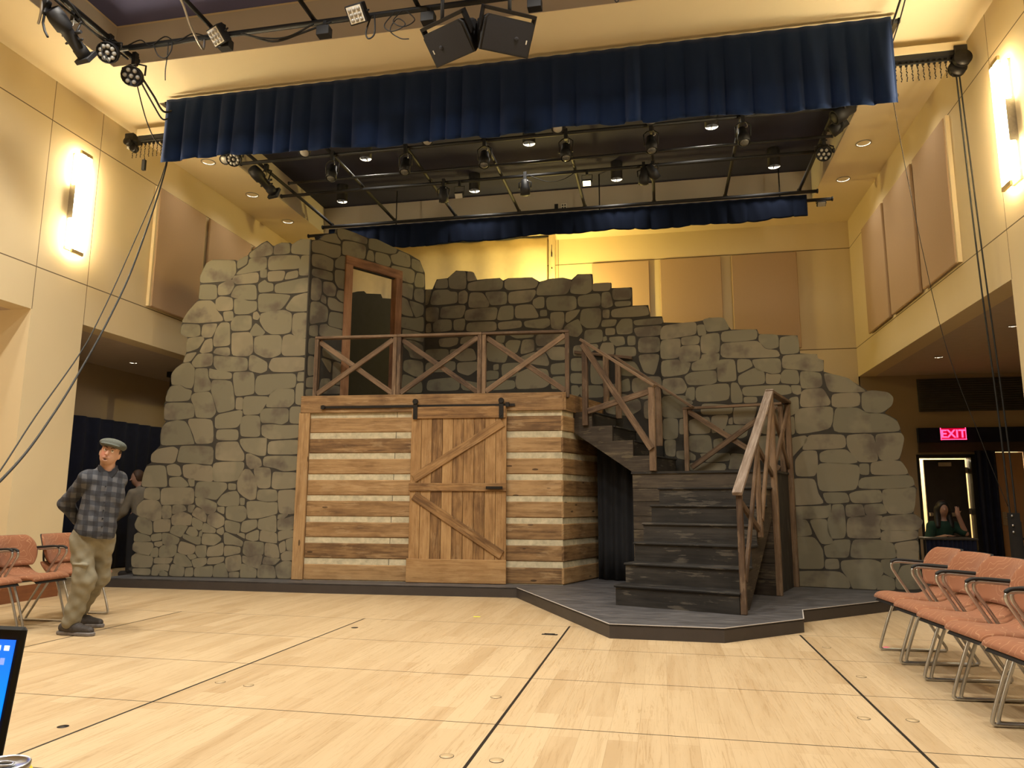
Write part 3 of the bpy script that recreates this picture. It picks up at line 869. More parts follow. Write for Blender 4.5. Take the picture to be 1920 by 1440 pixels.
b.build('push_bar', 'steel', t)
for z in (0.3, 1.05, 1.8):
    b = MB(); b.bx(0.37, 0.415, 0.15, 0.18, z, z + 0.11); b.build('hinge', 'steel', t)
# lit vestibule behind the exit door
b = MB(); b.bx(4.2, 6.6, 17.2, 17.3, 0, 2.6); b.bx(4.2, 4.3, YB + 0.2, 17.2, 0, 2.6); b.bx(6.5, 6.6, YB + 0.2, 17.2, 0, 2.6); b.bx(4.2, 6.6, YB + .2, 17.3, 2.6, 2.7)
struct('wall_vestibule', b, paint('pale_corridor_paint', (0.8, 0.72, 0.55)))
# black drape and the varnished door beside the exit
def drape(name, label, x0, x1, y, z0, z1, mat, amp=0.04, period=0.16, cat='curtain'):
    n = max(16, int((x1 - x0) / period * 10))
    b = MB(); b.grid(lambda u, v: (x0 + (x1 - x0) * u, y + amp * math.sin(2 * PI * (x1 - x0) * u / period + 0.6 * math.sin(5 * u)), z0 + (z1 - z0) * v), n, 3)
    return tag(b.build(name, mat, solid=0.004), label, cat)
drape('black_drape', 'black drape hanging between the exit door and the varnished door', 5.60, 5.93, YB - 0.14, 0.01, 2.2, 'navy_drape', 0.025, 0.11)
t = bpy.data.objects.new('door_2', None); COL.objects.link(t); t.location = (6.43, YB - 0.02, 0); t.rotation_euler = (0, 0, math.radians(186)); t['kind'] = 'structure'
b = MB(); b.bx(0, 0.50, -0.045, 0.0, 0.01, 2.17); b.build('leaf', 'door_orange', t, bevel=0.004)
b = MB(); b.bx(0.38, 0.45, -0.001, 0.012, 0.86, 1.10); b.cyl((0.42, 0.0, 1.0), (0.42, 0.05, 1.0), 0.012); b.cyl((0.42, 0.05, 1.0), (0.32, 0.05, 1.0), 0.010)
b.build('handle', 'steel', t)

# ---------------------------------------------------------------- wall sconces
def sconce(x, side, label):
    t = thing('wall_sconce', label, 'wall light', (x, 8.19, 4.56), 0 if side > 0 else 0, 'tall lit wall sconces')
    s = side
    b = MB(); b.bx(0, s * 0.03, -0.10, 0.10, 0.02, 1.38); b.build('backplate', 'steel', t)
    b = MB(); b.bx(s * 0.10, s * 0.115, -0.075, 0.115, 0.0, 1.40); b.build('cover_plate', 'glow', t)
    b = MB(); b.bx(s * 0.092, s * 0.12, -0.08, 0.12, 1.38, 1.43); b.bx(s * 0.092, s * 0.12, -0.08, 0.12, -0.03, 0.02); b.build('end_plate', 'sconce_plate', t)
    for z0, z1 in ((0.04, 0.44), (0.93, 1.36)):
        b = MB(); b.bx(s * 0.03, s * 0.085, -0.12, 0.06, z0, z1); b.build('side_glass', 'glow_side', t, bevel=0.01)
    b = MB(); b.bx(s * 0.03, s * 0.09, -0.10, 0.05, 0.45, 0.92); b.build('ballast_box', 'steel', t)
    for z in (0.03, 1.37):
        b = MB(); b.cyl((s * 0.115, 0.02, z), (s * 0.128, 0.02, z), 0.008, n=10); b.build('screw', 'steel', t)
sconce(XL, 1, 'tall glowing wall sconce on the left wall above the pier')
sconce(XR, -1, 'tall glowing wall sconce on the right wall near the picture edge')

# recessed ceiling downlights
def can(name, loc, r, label, group):
    t = thing(name, label, 'ceiling light', loc, 0, group)
    b = MB(); b.lathe([(r, 0.0), (r * 1.16, 0.0), (r * 1.16, -0.008), (r * 0.98, -0.010), (r, 0.0)], n=20, caps=False); b.build('trim_ring', 'steel', t)
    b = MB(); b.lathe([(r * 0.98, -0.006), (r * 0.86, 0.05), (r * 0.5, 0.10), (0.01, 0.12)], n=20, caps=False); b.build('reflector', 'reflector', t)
    return t
names = ('nearest the stage curtain', 'in the middle', 'closest to the back wall')
for sx, x, nm in ((0, -7.22, 'left'), (1, 3.22, 'right')):
    for (y, wd) in zip((10.22, 11.57, 12.89), names):
        can('recessed_downlight', (x, y, ZC - 0.001), 0.10, 'round recessed downlight in the %s ceiling strip, %s' % (nm, wd), 'ceiling strip downlights')
for i, (x, y, wd) in enumerate(((-8.9, 9.6, 'above the man in the cap'), (-9.1, 11.2, 'middle of three over the dark alcove'), (-9.0, 12.6, 'beside the stone flat edge'))):
    can('recessed_downlight', (x, y, ZS - 0.001), 0.06, 'small recessed downlight in the left alcove soffit, ' + wd, 'alcove downlights')
for i, (x, y, wd) in enumerate(((4.75, 10.9, 'nearest the hanging lines'), (4.55, 13.1, 'nearest the stone flat'), (5.6, 11.8, 'right of the hanging lines'))):
    can('recessed_downlight', (x, y, ZS - 0.001), 0.06, 'small recessed downlight in the right alcove soffit, ' + wd, 'alcove downlights')
# ================================================================ the stage set
HP = 0.13
PLAT = [(-7.95, 9.56), (-4.588, 9.60), (-1.90, 9.77), (-0.51, 7.131), (0.518, 7.127), (1.325, 7.868), (1.425, 8.50), (2.62, 9.63), (3.75, 10.66), (3.75, 12.6), (-7.95, 12.6)]
t = thing('stage_platform', 'low grey scuffed platform with a dark fascia and a pointed front under the steps', 'platform', (0, 0, 0))
b = MB(); b.prism(PLAT, (0, 0, 0), (1, 0, 0), (0, 1, 0), HP - 0.02, HP); b.build('deck_surface', 'deck', t)
b = MB()
for i in range(9):
    (x0, y0), (x1, y1) = PLAT[i], PLAT[i + 1]; d = Vector((x1 - x0, y1 - y0)).normalized(); nx, ny = -d.y * 0.02, d.x * 0.02
    b.prism([(x0, y0), (x1, y1), (x1 + nx, y1 + ny), (x0 + nx, y0 + ny)], (0, 0, 0), (1, 0, 0), (0, 1, 0), 0.0, HP - 0.003)
b.build('fascia', 'fascia_dark', t)
b = MB()
for i in (2, 3, 4, 5, 6, 7):
    (x0, y0), (x1, y1) = PLAT[i], PLAT[i + 1]; b.beam((x0, y0, HP - 0.001), (x1, y1, HP - 0.001), 0.010, 0.006)
b.build('worn_edge', plain('worn_edge_paint', (0.45, 0.42, 0.40), 0.7), t)

def chaikin(p, n=2):
    for k_ in (0.14, 0.25)[:n]:
        q = []
        for i in range(len(p)):
            a, c = p[i], p[(i + 1) % len(p)]
            q += [(a[0] * (1 - k_) + c[0] * k_, a[1] * (1 - k_) + c[1] * k_), (a[0] * k_ + c[0] * (1 - k_), a[1] * k_ + c[1] * (1 - k_))]
        p = q
    return p
def parse(s): return [tuple(int(x) / 100 for x in q.split(',')) for q in s.split()]
def stone_flat(name, label, loc, rz, edge, stones, thick=0.05, holes=None, grow=0.006):
    """scenic flat: a dark mortar-painted board cut to a ragged outline and faced with painted stones"""
    t = thing(name, label, 'stage flat', loc, rz, 'painted stone flats')
    e = [(u, z - HP) for u, z in edge]
    b = MB()
    for poly in (holes or [e]): b.prism(poly, (0, 0, 0), (1, 0, 0), (0, 0, 1), -thick, 0.0)
    b.build('board', 'mortar', t)
    b = MB()
    for s in stones.strip().split('\n'):
        p = parse(s); cx = sum(q[0] for q in p) / len(p); cz = sum(q[1] for q in p) / len(p)
        p = [(u - grow if u < cx else u + grow, z - grow if z < cz else z + grow) for u, z in p]
        p = chaikin(p, 2)
        p = [(u, max(z - HP, 0.01)) for u, z in p]
        b.prism(p, (0, 0, 0), (1, 0, 0), (0, 0, 1), -0.001, 0.0035, tone=random.random(), back=False)
    b.build('stone_facing', 'stone', t)
    return t
AF = (-5.231, 10.001, HP); RF = math.atan2(0.0602, 1)
LE = [(0.02, HP)] + [(0.04, 5.22)] + parse(LEFT_EDGE)[1:] + [(-2.47, HP)]
stone_flat('stone_wall_flat', 'tall painted stone flat left of the cabin, brightest at the top', AF, RF, LE, LEFT_STONES)
ED = (-5.164, 10.005, HP); RD = math.atan2(.8526, .5225)
DE = parse(DOOR_EDGE)
def lift(e): return [(u, z - HP) for u, z in e]
dl = [p for p in DE if p[0] <= 0.70]; dm = [p for p in DE if p[0] > 0.70 and p[0] < 1.63]; dr_ = [p for p in DE if p[0] >= 1.63]
top_at = lambda u: next(a[1] + (c[1] - a[1]) * (u - a[0]) / (c[0] - a[0]) for a, c in zip(DE, DE[1:]) if a[0] <= u <= c[0] and c[0] > a[0])
pieces = [lift([(-0.02, 2.74)] + dl + [(0.70, top_at(0.70)), (0.70, 2.74)]),
          lift([(0.70, 4.95), (0.70, top_at(0.70))] + dm + [(1.63, top_at(1.63)), (1.63, 4.95)]),
          lift([(1.63, 2.74), (1.63, top_at(1.63))] + dr_ + [(2.29, 4.85), (2.29, 2.74)])]
dw = stone_flat('stone_doorway_flat', 'angled stone flat with the timber doorway above the cabin', ED, RD, DE, DOOR_STONES, 0.05, pieces, -0.002)
b = MB(); b.bx(0.60, 0.735, -0.035, 0.10, 2.74 - HP, 4.975 - HP, axis=2); b.build('frame_post', 'frame_wood', dw, bevel=0.004)
b = MB(); b.bx(1.60, 1.735, -0.035, 0.10, 2.74 - HP, 4.975 - HP, axis=2); b.build('frame_post', 'frame_wood', dw, bevel=0.004)
b = MB(); b.bx(0.60, 1.735, -0.036, 0.10, 4.965 - HP, 5.115 - HP); b.build('frame_lintel', 'frame_wood', dw, bevel=0.004)
BK = (-3.973, 11.95, HP); RB = math.atan2(-.163, .987)
BE = [(-0.03, HP), (-0.03, 4.92)] + parse(BACK_EDGE)[1:] + [(4.42, 3.95), (4.42, HP)]
stone_flat('stone_back_flat', 'long stone flat behind the deck railing, its ragged top edged with yellow light', BK, RB, BE, BACK_STONES, grow=0.004)
WR = (1.76, 10.779, HP); RW = math.atan2(-.23, .973)
RE_ = [(-1.75, HP)] + parse(RIGHT_EDGE) + [(1.48, HP)]
stone_flat('stone_right_flat', 'stepped stone flat behind the lower stairs at the right', WR, RW, RE_, RIGHT_STONES, grow=0.008)
# dark masking flat seen through the doorway
t = thing('masking_flat', 'plain black masking flat seen through the open doorway', 'stage flat', ED, RD)
pts = [(0.3, 2.0), (0.3, 4.9), (1.44, 4.873), (1.55, 4.92), (1.69, 4.955), (1.74, 4.923), (2.06, 4.98), (2.10, 4.912), (2.34, 4.948), (3.0, 4.94), (3.0, 2.0)]
b = MB(); b.prism([(u, z - HP) for u, z in pts] and lift([(0.3, HP)] + pts[1:-1] + [(3.0, HP)]), (0, 1.0, 0), (1, 0, 0), (0, 0, 1), -0.04, 0.0); b.build('board', 'black_matt', t)

# ---------------------------------------------------------------- cabin
t = cab = thing('log_cabin', 'log cabin front with pale chinking between stained boards', 'cabin', AF, RF)
y0 = -0.05
b = MB(); b.bx(0.02, 0.19, y0 - 0.025, 0.0, 0.005, 2.52 - HP, axis=2); b.build('corner_post', 'log', t, bevel=0.006)
b = MB(); b.bx(0.04, 3.95, y0 - 0.03, 0.0, 2.515 - HP, 2.77 - HP); b.build('top_fascia', 'log', t, bevel=0.006)
CH = [(2.441, 2.516), (2.137, 2.226), (1.843, 1.928), (1.541, 1.625), (1.245, 1.324), (0.944, 1.026), (0.650, 0.731), (0.354, 0.439)]
b = MB(); b.bx(0.1, 3.88, y0 + 0.012, 0.0, 0.0, 2.6 - HP); b.build('chinking', 'chink', t)
for xa, xb in ((0.19, 1.80), (3.05, 3.90)):
    b = MB()
    for k, (c0, c1) in enumerate(CH):
        lo = CH[k + 1][1] if k < 7 else 0.138
        b.bx(xa, xb, y0, 0.0, lo - HP, c0 - HP, tone=random.random())
    b.build('log_boards', 'log', t, bevel=0.010)
b = MB()
for k, (c0, c1) in enumerate(CH): b.bx(1.50 - 0.03 * k * 0.3, 1.506 - 0.03 * k * 0.3, y0 + 0.009, y0 + 0.014, c0 - HP, c1 - HP)
b.build('chinking_joint', 'black_matt', t)
# side wall runs back at the stair angle
sa = math.radians(-19.27) - RF; sx, sy = -math.sin(sa), math.cos(sa)
def side(u, v, off=0.0): return (3.90 + sx * v + sy * off, y0 + sy * v - sx * off)
Rs = Matrix.Rotation(sa + PI / 2, 3, 'Z')
b = MB(); c = side(0, 1.0, -0.03); b.box((c[0], c[1], (2.6 - HP) / 2), (2.0, 0.04, 2.6 - HP), Rs); b.build('side_chinking', 'chink', t)
b = MB()
for k, (c0, c1) in enumerate(CH):
    lo = CH[k + 1][1] if k < 7 else 0.138; c = side(0, 0.99, -0.012)
    b.box((c[0], c[1], (c0 + lo) / 2 - HP), (2.0, 0.04, c0 - lo), Rs, tone=random.random())
b.build('side_boards', 'log', t, bevel=0.010)
c = side(0, 0.97, 0.02)
b = MB(); b.box((c[0], c[1], 2.64 - HP), (2.0, 0.03, 0.25), Rs); b.build('side_fascia', 'log', t, bevel=0.006)
# deck on top
DK = [(0.05, -0.02), (3.93, -0.02), side(0, 2.0, 0.0), (1.3, 2.25), (0.10, 0.05)]
b = MB(); b.prism(DK, (0, 0, 0), (1, 0, 0), (0, 1, 0), 2.68 - HP, 2.735 - HP); b.build('deck', 'stair_wood', t)

# sliding barn door on its track
t = thing('barn_door', 'stained plank barn door with Z bracing hung from a black track', 'sliding door', AF, RF)
yd = y0 - 0.055
b = MB()
for k in range(9):
    x0 = 1.735 + k * 0.1533; b.bx(x0 + 0.002, x0 + 0.1513, yd, yd + 0.03, 0.14 - HP, 2.56 - HP, axis=2, tone=random.random())
b.build('planks', 'door_wood', t, bevel=0.004)
for nm, z0, z1, xa, xb in (('top_rail', 2.41, 2.578, 1.77, 3.105), ('middle_rail', 1.385, 1.497, 1.725, 3.12), ('bottom_rail', 0.135, 0.455, 1.715, 3.12)):
    b = MB(); b.bx(xa, xb, yd - 0.022, yd, z0 - HP, z1 - HP); b.build(nm, 'door_wood', t, bevel=0.005)
for p0, p1 in (((1.79, 1.56), (3.06, 2.345)), ((1.80, 1.325), (3.06, 0.52))):
    b = MB(); b.beam((p0[0], yd - 0.011, p0[1] - HP), (p1[0], yd - 0.011, p1[1] - HP), 0.125, 0.021, (0, -1, 0)); b.build('brace', 'door_wood', t, bevel=0.004)
for x in (1.795, 3.04):
    b = MB(); b.bx(x - 0.032, x + 0.032, yd - 0.034, yd - 0.022, 2.40 - HP, 2.66 - HP); b.cyl((x, yd - 0.05, 2.655 - HP), (x, yd - 0.01, 2.655 - HP), 0.04, n=14)
    b.cyl((x, yd - 0.04, 2.44 - HP), (x, yd - 0.03, 2.44 - HP), 0.012, n=8); b.build('hanger', 'iron', t, bevel=0.003)
b = MB(); b.bx(2.835, 3.07, yd - 0.055, yd - 0.045, 1.415 - HP, 1.452 - HP); b.bx(2.85, 2.875, yd - 0.05, yd - 0.02, 1.42 - HP, 1.447 - HP); b.bx(3.03, 3.055, yd - 0.05, yd - 0.02, 1.42 - HP, 1.447 - HP)
b.build('handle', 'iron', t, bevel=0.003)
t = thing('door_track', 'black steel sliding track fixed along the cabin fascia', 'door track', AF, RF)
b = MB(); b.bx(0.39, 3.23, yd + 0.004, yd + 0.012, 2.575 - HP, 2.612 - HP); b.build('rail', 'iron', t)
b = MB(); b.cyl((0.40, yd - 0.02, 2.594 - HP), (0.40, yd + 0.03, 2.594 - HP), 0.03, n=10); b.bx(0.365, 0.41, yd - 0.01, yd + 0.02, 2.567 - HP, 2.62 - HP); b.build('end_stop', 'iron', t)
b = MB(); b.bx(3.10, 3.15, yd - 0.02, yd + 0.02, 2.567 - HP, 2.63 - HP); b.build('end_stop', 'iron', t)
for x in (0.6, 1.4, 2.2, 2.95):
    b = MB(); b.cyl((x, yd, 2.594 - HP), (x, y0 - 0.028, 2.594 - HP), 0.012, n=8); b.build('spacer_bolt', 'iron', t)

# ---------------------------------------------------------------- railings
def xpanel(root, a0, a1, c0, c1, y, w=0.075, th=0.035, mat='rail_wood', ax=None):
    """two crossed braces: a0->a1 in front, c0->c1 behind (points are (u, z))"""
    P = ax or (lambda u, z, off: (u, y + off, z - HP))
    dn = Vector(P(0, 0, 1)) - Vector(P(0, 0, 0))
    for (p, q), o in (((a0, a1), -th / 2), ((c0, c1), th / 2)):
        b = MB(); b.beam(P(*p, o), P(*q, o), w, th, dn); b.build('brace', mat, root, bevel=0.005)
t = thing('deck_railing', 'long timber railing of three crossed panels on top of the cabin', 'railing', AF, RF)
yr = 0.0
for i, u in enumerate((0.225, 1.435, 1.50, 2.70, 2.765, 3.965)):
    b = MB(); b.bx(u - 0.03, u + 0.03, yr - 0.04, yr + 0.05, 2.70 - HP if i == 5 else 2.735 - HP, 3.66 - HP, axis=2); b.build('post', 'rail_wood', t, bevel=0.005)
for u0, u1 in ((0.20, 1.468), (1.47, 2.73), (2.735, 3.99)):
    b = MB(); b.bx(u0, u1, yr - 0.05, yr + 0.055, 3.635 - HP, 3.672 - HP); b.build('top_rail', 'rail_wood', t, bevel=0.004)
for u0, u1 in ((0.255, 1.405), (1.53, 2.67), (2.795, 3.935)):
    xpanel(t, (u0, 2.80), (u1, 3.60), (u0, 3.60), (u1, 2.80), yr)

# stair frame: origin at the bottom step's left corner; x along the treads, y up the flight
S1 = (-.527, 8.408, HP); RS = math.atan2(-.33, .944); RI = 0.217
t = thing('lower_staircase', 'dark worn wooden steps of the lower flight facing the room', 'stairs', S1, RS)
for k in range(7):
    z0, z1, yy = k * RI, (k + 1) * RI, k * 0.298
    if k < 6:
        b = MB(); b.bx(0.0, 1.34, yy, yy + 0.02, z0 + (0.0 if k == 0 else 0.0), z1 - 0.025); b.build('riser', 'stair_wood', t)
        b = MB(); b.bx(-0.015, 1.355, yy - 0.022, yy + 0.30, z1 - 0.025, z1); b.build('tread', 'stair_wood', t, bevel=0.006)
def stringer(x, mat):
    p = [(0, 0)]
    for k in range(6): p += [(k * .298, (k + 1) * RI - 0.03), ((k + 1) * .298, (k + 1) * RI - 0.03)]
    p += [(1.788, 0.95), (0.42, 0.0)]
    b = MB(); b.prism(p, (x, 0.003, 0), (0, 1, 0), (0, 0, 1), -0.02, 0.02); b.build('stringer', mat, t)
stringer(0.022, 'stair_wood'); stringer(1.318, 'stair_brown')

t = thing('stair_landing', 'square boarded landing box where the two flights meet', 'landing', S1, RS)
LZ = 1.655 - HP; LY = 1.785
b = MB(); b.bx(-0.476, 1.35, LY - 0.0, LY + 0.03, LZ - 0.22, LZ - 0.03, tone=0.9); b.build('top_board', 'stair_brown', t)
b = MB()
zz = [0.0, 0.19, 0.38, 0.56, 0.75, 0.93, 1.12, 1.30]
for z0, z1 in zip(zz, zz[1:]): b.bx(-0.476, 1.35, LY, LY + 0.025, z0 + 0.002, z1 - 0.002, tone=random.random())
b.build('front_boards', 'stair_brown', t, bevel=0.004)
b = MB(); b.bx(-0.49, 1.36, LY - 0.02, 2.93, LZ - 0.03, LZ); b.build('floor_board', 'stair_wood', t)
b = MB(); b.bx(1.325, 1.345, LY + 0.03, 2.92, 0, LZ - 0.03, axis=2); b.build('side_panel', 'stair_wood', t)
b = MB(); b.bx(-0.47, -0.45, LY + 0.03, 2.70, 0, LZ - 0.03, axis=2); b.build('side_panel', 'stair_wood', t)

t = thing('upper_staircase', 'short dark flight rising left from the landing to the deck', 'stairs', S1, RS)
US = [-0.155, -0.455, -0.757, -1.066, -1.372]
for k, u in enumerate(US):
    z0 = LZ + k * RI; z1 = z0 + RI
    b = MB(); b.bx(u - 0.02, u, LY + 0.04, 2.68, z0, z1 - 0.02, axis=1); b.build('riser', 'stair_wood', t)
    b = MB(); b.bx(u - 0.31, u + 0.015, LY + 0.03, 2.70, z1 - 0.025, z1, axis=1); b.build('tread', 'stair_wood', t, bevel=0.005)
p = [(-0.476, LZ - 0.02)]
p = [(-0.476, LZ), (-0.155, LZ)]
for k, u in enumerate(US):
    p += [(u, LZ + (k + 1) * RI - 0.002)]
    p += [((US[k + 1] if k < 4 else -1.372), LZ + (k + 1) * RI - 0.002)]
p = p[:-1] + [(-1.43, 2.735 - HP), (-1.43, 2.16 - HP), (-1.36, 2.235 - HP)]
b = MB(); b.prism(p, (0, LY + 0.03, 0), (1, 0, 0), (0, 0, 1), 0.0, 0.045); b.build('stringer', 'stair_brown', t)
b = MB(); b.prism(p, (0, 2.68, 0), (1, 0, 0), (0, 0, 1), 0.0, 0.03); b.build('stringer', 'stair_wood', t)
# black masking under the upper flight
t = thing('masking_curtain', 'black cloth hanging under the upper stair flight', 'curtain', S1, RS)
b = MB(); b.grid(lambda u, v: (-1.25 + 0.79 * u, 2.35 + 0.03 * math.sin(u * 30), 0.01 + (1.45 + 0.65 * (1 - u)) * v), 40, 4); b.build('cloth', 'black_matt', t, solid=0.004)

def sframe(off_y): return lambda u, z, off: (u, off_y + off, z - HP)
def post(root, u, y, z0, z1, w=0.07, d=0.05, mat='rail_wood'):
    b = MB(); b.bx(u - w / 2, u + w / 2, y - d / 2, y + d / 2, z0 - HP, z1 - HP, axis=2); return b.build('post', mat, root, bevel=0.005)
def rail(root, p, q, w=0.09, h=0.035, name='handrail'):
    b = MB(); b.beam(p, q, w, h); return b.build(name, 'rail_wood', root, bevel=0.005)
t = thing('stair_railing', 'sloping timber railing on the near side of the upper flight', 'railing', S1, RS)
yf = LY - 0.035
post(t, -1.155, yf, 2.32, 3.53, 0.085); post(t, -0.165, yf, 1.66, 2.80, 0.085)
rail(t, (-1.215, yf, 3.575 - HP), (-0.115, yf, 2.81 - HP), 0.10, 0.04)
xpanel(t, (-1.17, 3.50), (-0.16, 1.95), (-1.11, 2.52), (-0.20, 2.74), yf - 0.03, 0.085)
t = thing('stair_railing', 'sloping timber railing on the far side of the upper flight', 'railing', S1, RS)
yb = 2.66
for u, z0, z1 in ((-1.02, 2.5, 3.40), (-0.385, 2.06, 2.97)): post(t, u, yb, z0, z1, 0.085)
post(t, -1.22, yb, 2.735, 3.50, 0.085)
rail(t, (-1.06, yb, 3.46 - HP), (0.13, yb, 2.605 - HP), 0.09, 0.035)
t = thing('wall_handrail', 'short loose board fixed to the back stone flat above the top steps', 'handrail', BK, RB)
b = MB(); b.beam((2.71, -0.05, 3.601 - HP), (3.634, -0.05, 3.446 - HP), 0.05, 0.045); b.build('board', 'rail_wood', t, bevel=0.004)
b = MB(); b.bx(3.2, 3.26, -0.04, 0.0, 3.48 - HP, 3.53 - HP); b.build('bracket', 'rail_wood', t)
t = thing('landing_railing', 'crossed timber railing along the back of the landing', 'railing', S1, RS)
yl = 2.745
post(t, -0.01, yl, 1.66, 2.60, 0.06); post(t, 1.30, yl + 0.12, 1.66, 2.60, 0.07)
b = MB(); b.beam((-0.045, yl, 2.605 - HP), (1.33, yl + 0.10, 2.605 - HP), 0.07, 0.035); b.build('top_rail', 'rail_wood', t, bevel=0.004)
xpanel(t, (0.06, 1.74), (1.27, 2.56), (0.02, 2.57), (1.27, 1.70), yl)
t = thing('stair_railing', 'big leaning timber handrail on the right of the lower steps', 'railing', S1, RS)
xr = 1.375
def rp(n, z, off): return (xr + off, n, z - HP)
def rpost(n, z0, z1, w=0.07, d=0.05):
    b = MB(); b.bx(xr - d / 2 + 0.0, xr + d / 2 + 0.0, n - w / 2, n + w / 2, z0 - HP, z1 - HP, axis=2); b.build('post', 'rail_wood', t, bevel=0.005)
rpost(0.03, HP + 0.002, 1.35, 0.055, 0.06); rpost(0.93, 0.86, 1.98); rpost(1.82, HP + 0.002, 2.61, 0.075, 0.07); rpost(2.95, HP + 0.002, 2.60, 0.08, 0.07)
b = MB(); b.beam((xr - 0.005, -0.04, 1.335 - HP), (xr - 0.005, 1.86, 2.655 - HP), 0.10, 0.045); b.build('handrail', 'rail_worn', t, bevel=0.006)
b = MB(); b.beam((xr, 1.80, 2.635 - HP), (xr, 3.02, 2.635 - HP), 0.10, 0.04); b.build('handrail', 'rail_wood', t, bevel=0.006)
xpanel(t, (0.05, 1.29), (1.05, 0.90), (0.06, 0.45), (0.90, 1.86), 0, 0.07, 0.035, ax=rp)
xpanel(t, (0.95, 1.93), (1.98, 1.52), (0.95, 1.05), (1.80, 2.50), 0, 0.07, 0.035, ax=rp)
xpanel(t, (1.84, 2.58), (3.02, 1.66), (1.84, 1.72), (2.93, 2.56), 0, 0.07, 0.035, ax=rp)

# pale cyclorama sheet and its timber post behind the set
t = thing('backdrop_sheet', 'cream backdrop sheet hung behind the back stone flat', 'backdrop', (0, 0, 0))
def cyc(u, v):
    x = -6.9 + 4.68 * u; k = max(0.0, 1 - v * 1.25) * (0.5 + 0.5 * math.sin(u * 9))
    return (x, 14.62 + 0.012 * math.sin(u * 41) + 0.03 * k * math.sin(u * 160 + 3 * math.sin(u * 23)), 2.6 + 4.15 * v)
b = MB(); b.grid(cyc, 260, 12); b.build('sheet', 'cyc', t, solid=0.003)
b = MB(); b.cyl((-6.95, 14.62, 6.75), (-2.18, 14.62, 6.75), 0.02, n=8); b.build('batten', 'black', t)
t = thing('backdrop_post', 'pale timber post standing at the right edge of the backdrop', 'post', (-2.10, 14.50, 0))
b = MB(); b.bx(-0.065, 0.065, -0.04, 0.04, 0, 6.72, axis=2); b.build('timber', 'pale_post', t, bevel=0.004)
b = MB(); b.tube([(0, -0.05, 6.5), (0.0, -0.05, 6.35), (0.01, -0.055, 6.30), (-0.01, -0.05, 6.26)], 0.006, 6); b.cyl((0.0, -0.055, 6.24), (0.0, -0.055, 6.34), 0.014, n=8); b.build('turnbuckle', 'black', t)
b = MB(); b.cyl((0, -0.04, 6.0), (0, -0.05, 6.0), 0.014, n=8); b.build('bolt', 'black', t)
# black mast behind the left flat and the navy curtain in the alcove
t = thing('black_mast', 'black upright mast with a short arm behind the left stone flat', 'mast', (-8.82, 12.0, 0))
b = MB(); b.bx(-0.08, 0.08, -0.05, 0.05, 0.0, 3.55); b.build('upright', 'black', t)
b = MB(); b.bx(-0.15, 0.24, -0.06, 0.06, 3.50, 3.60); b.build('arm', 'black', t)
b = MB(); b.bx(-0.15, 0.15, -0.15, 0.15, 0.0, 0.03); b.build('foot', 'black', t)
b = MB(); b.grid(lambda u, v: (-9.84 + 0.035 * math.sin(u * 95), 8.6 + 5.0 * u, 0.02 + 2.66 * v), 240, 3)
tag(b.build('alcove_curtain', 'navy_drape', solid=0.004), 'dark navy curtain hanging in the left alcove behind the man', 'curtain')
b = MB(); b.grid(lambda u, v: (-9.84 + 2.0 * u, 13.62 + 0.03 * math.sin(u * 60), 0.02 + 2.66 * v), 80, 3)
tag(b.build('alcove_curtain', 'navy_drape', solid=0.004), 'dark navy curtain closing the far end of the left alcove', 'curtain')
# ================================================================ curtains, rigging and lamps overhead
ZP = 6.6
def valance(name, label, x0, x1, y, ztop, zl, zr, mat, folds, amp, hem):
    rnd = random.Random(3 + folds); ph = [rnd.uniform(0, 6.28) for _ in range(6)]
    fr = []
    x = 0.0
    while x < 1.0:
        fr.append(x); x += rnd.uniform(0.7, 1.35) / folds
    fr.append(1.0)
    def fold(u):
        for i in range(len(fr) - 1):
            if fr[i] <= u <= fr[i + 1]:
                t = (u - fr[i]) / (fr[i + 1] - fr[i]); return i, t
        return len(fr) - 2, 1.0
    hs = [rnd.uniform(0.4, 1.0) for _ in fr]
    def fn(u, v):
        i, t = fold(u); h = hs[i]
        pinch = (1 - abs(2 * t - 1) ** 3.0)                       # 0 at the seams, 1 mid fold
        a = amp * h * (1 - v) ** 0.55
        zb = zl + (zr - zl) * u + hem * (0.7 - pinch) * h + 0.015 * math.sin(u * 37 + ph[0]) + 0.02 * math.sin(u * 11 + ph[1])
        yy = y - a * pinch + 0.012 * math.sin(u * 120 + ph[2]) * (1 - v) + 0.006 * math.sin(u * 260 + v * 3)
        return (x0 + (x1 - x0) * u, yy, zb + (ztop - zb) * v)
    b = MB(); b.grid(fn, folds * 16, 14)
    return tag(b.build(name, mat, solid=0.006), label, 'curtain')
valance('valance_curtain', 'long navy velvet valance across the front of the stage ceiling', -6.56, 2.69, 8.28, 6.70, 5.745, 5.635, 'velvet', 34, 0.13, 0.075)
valance('valance_curtain', 'shorter dark navy valance at the back of the stage', -6.35, 2.62, 12.95, 6.57, 6.10, 6.15, 'velvet_dark', 26, 0.05, 0.035)

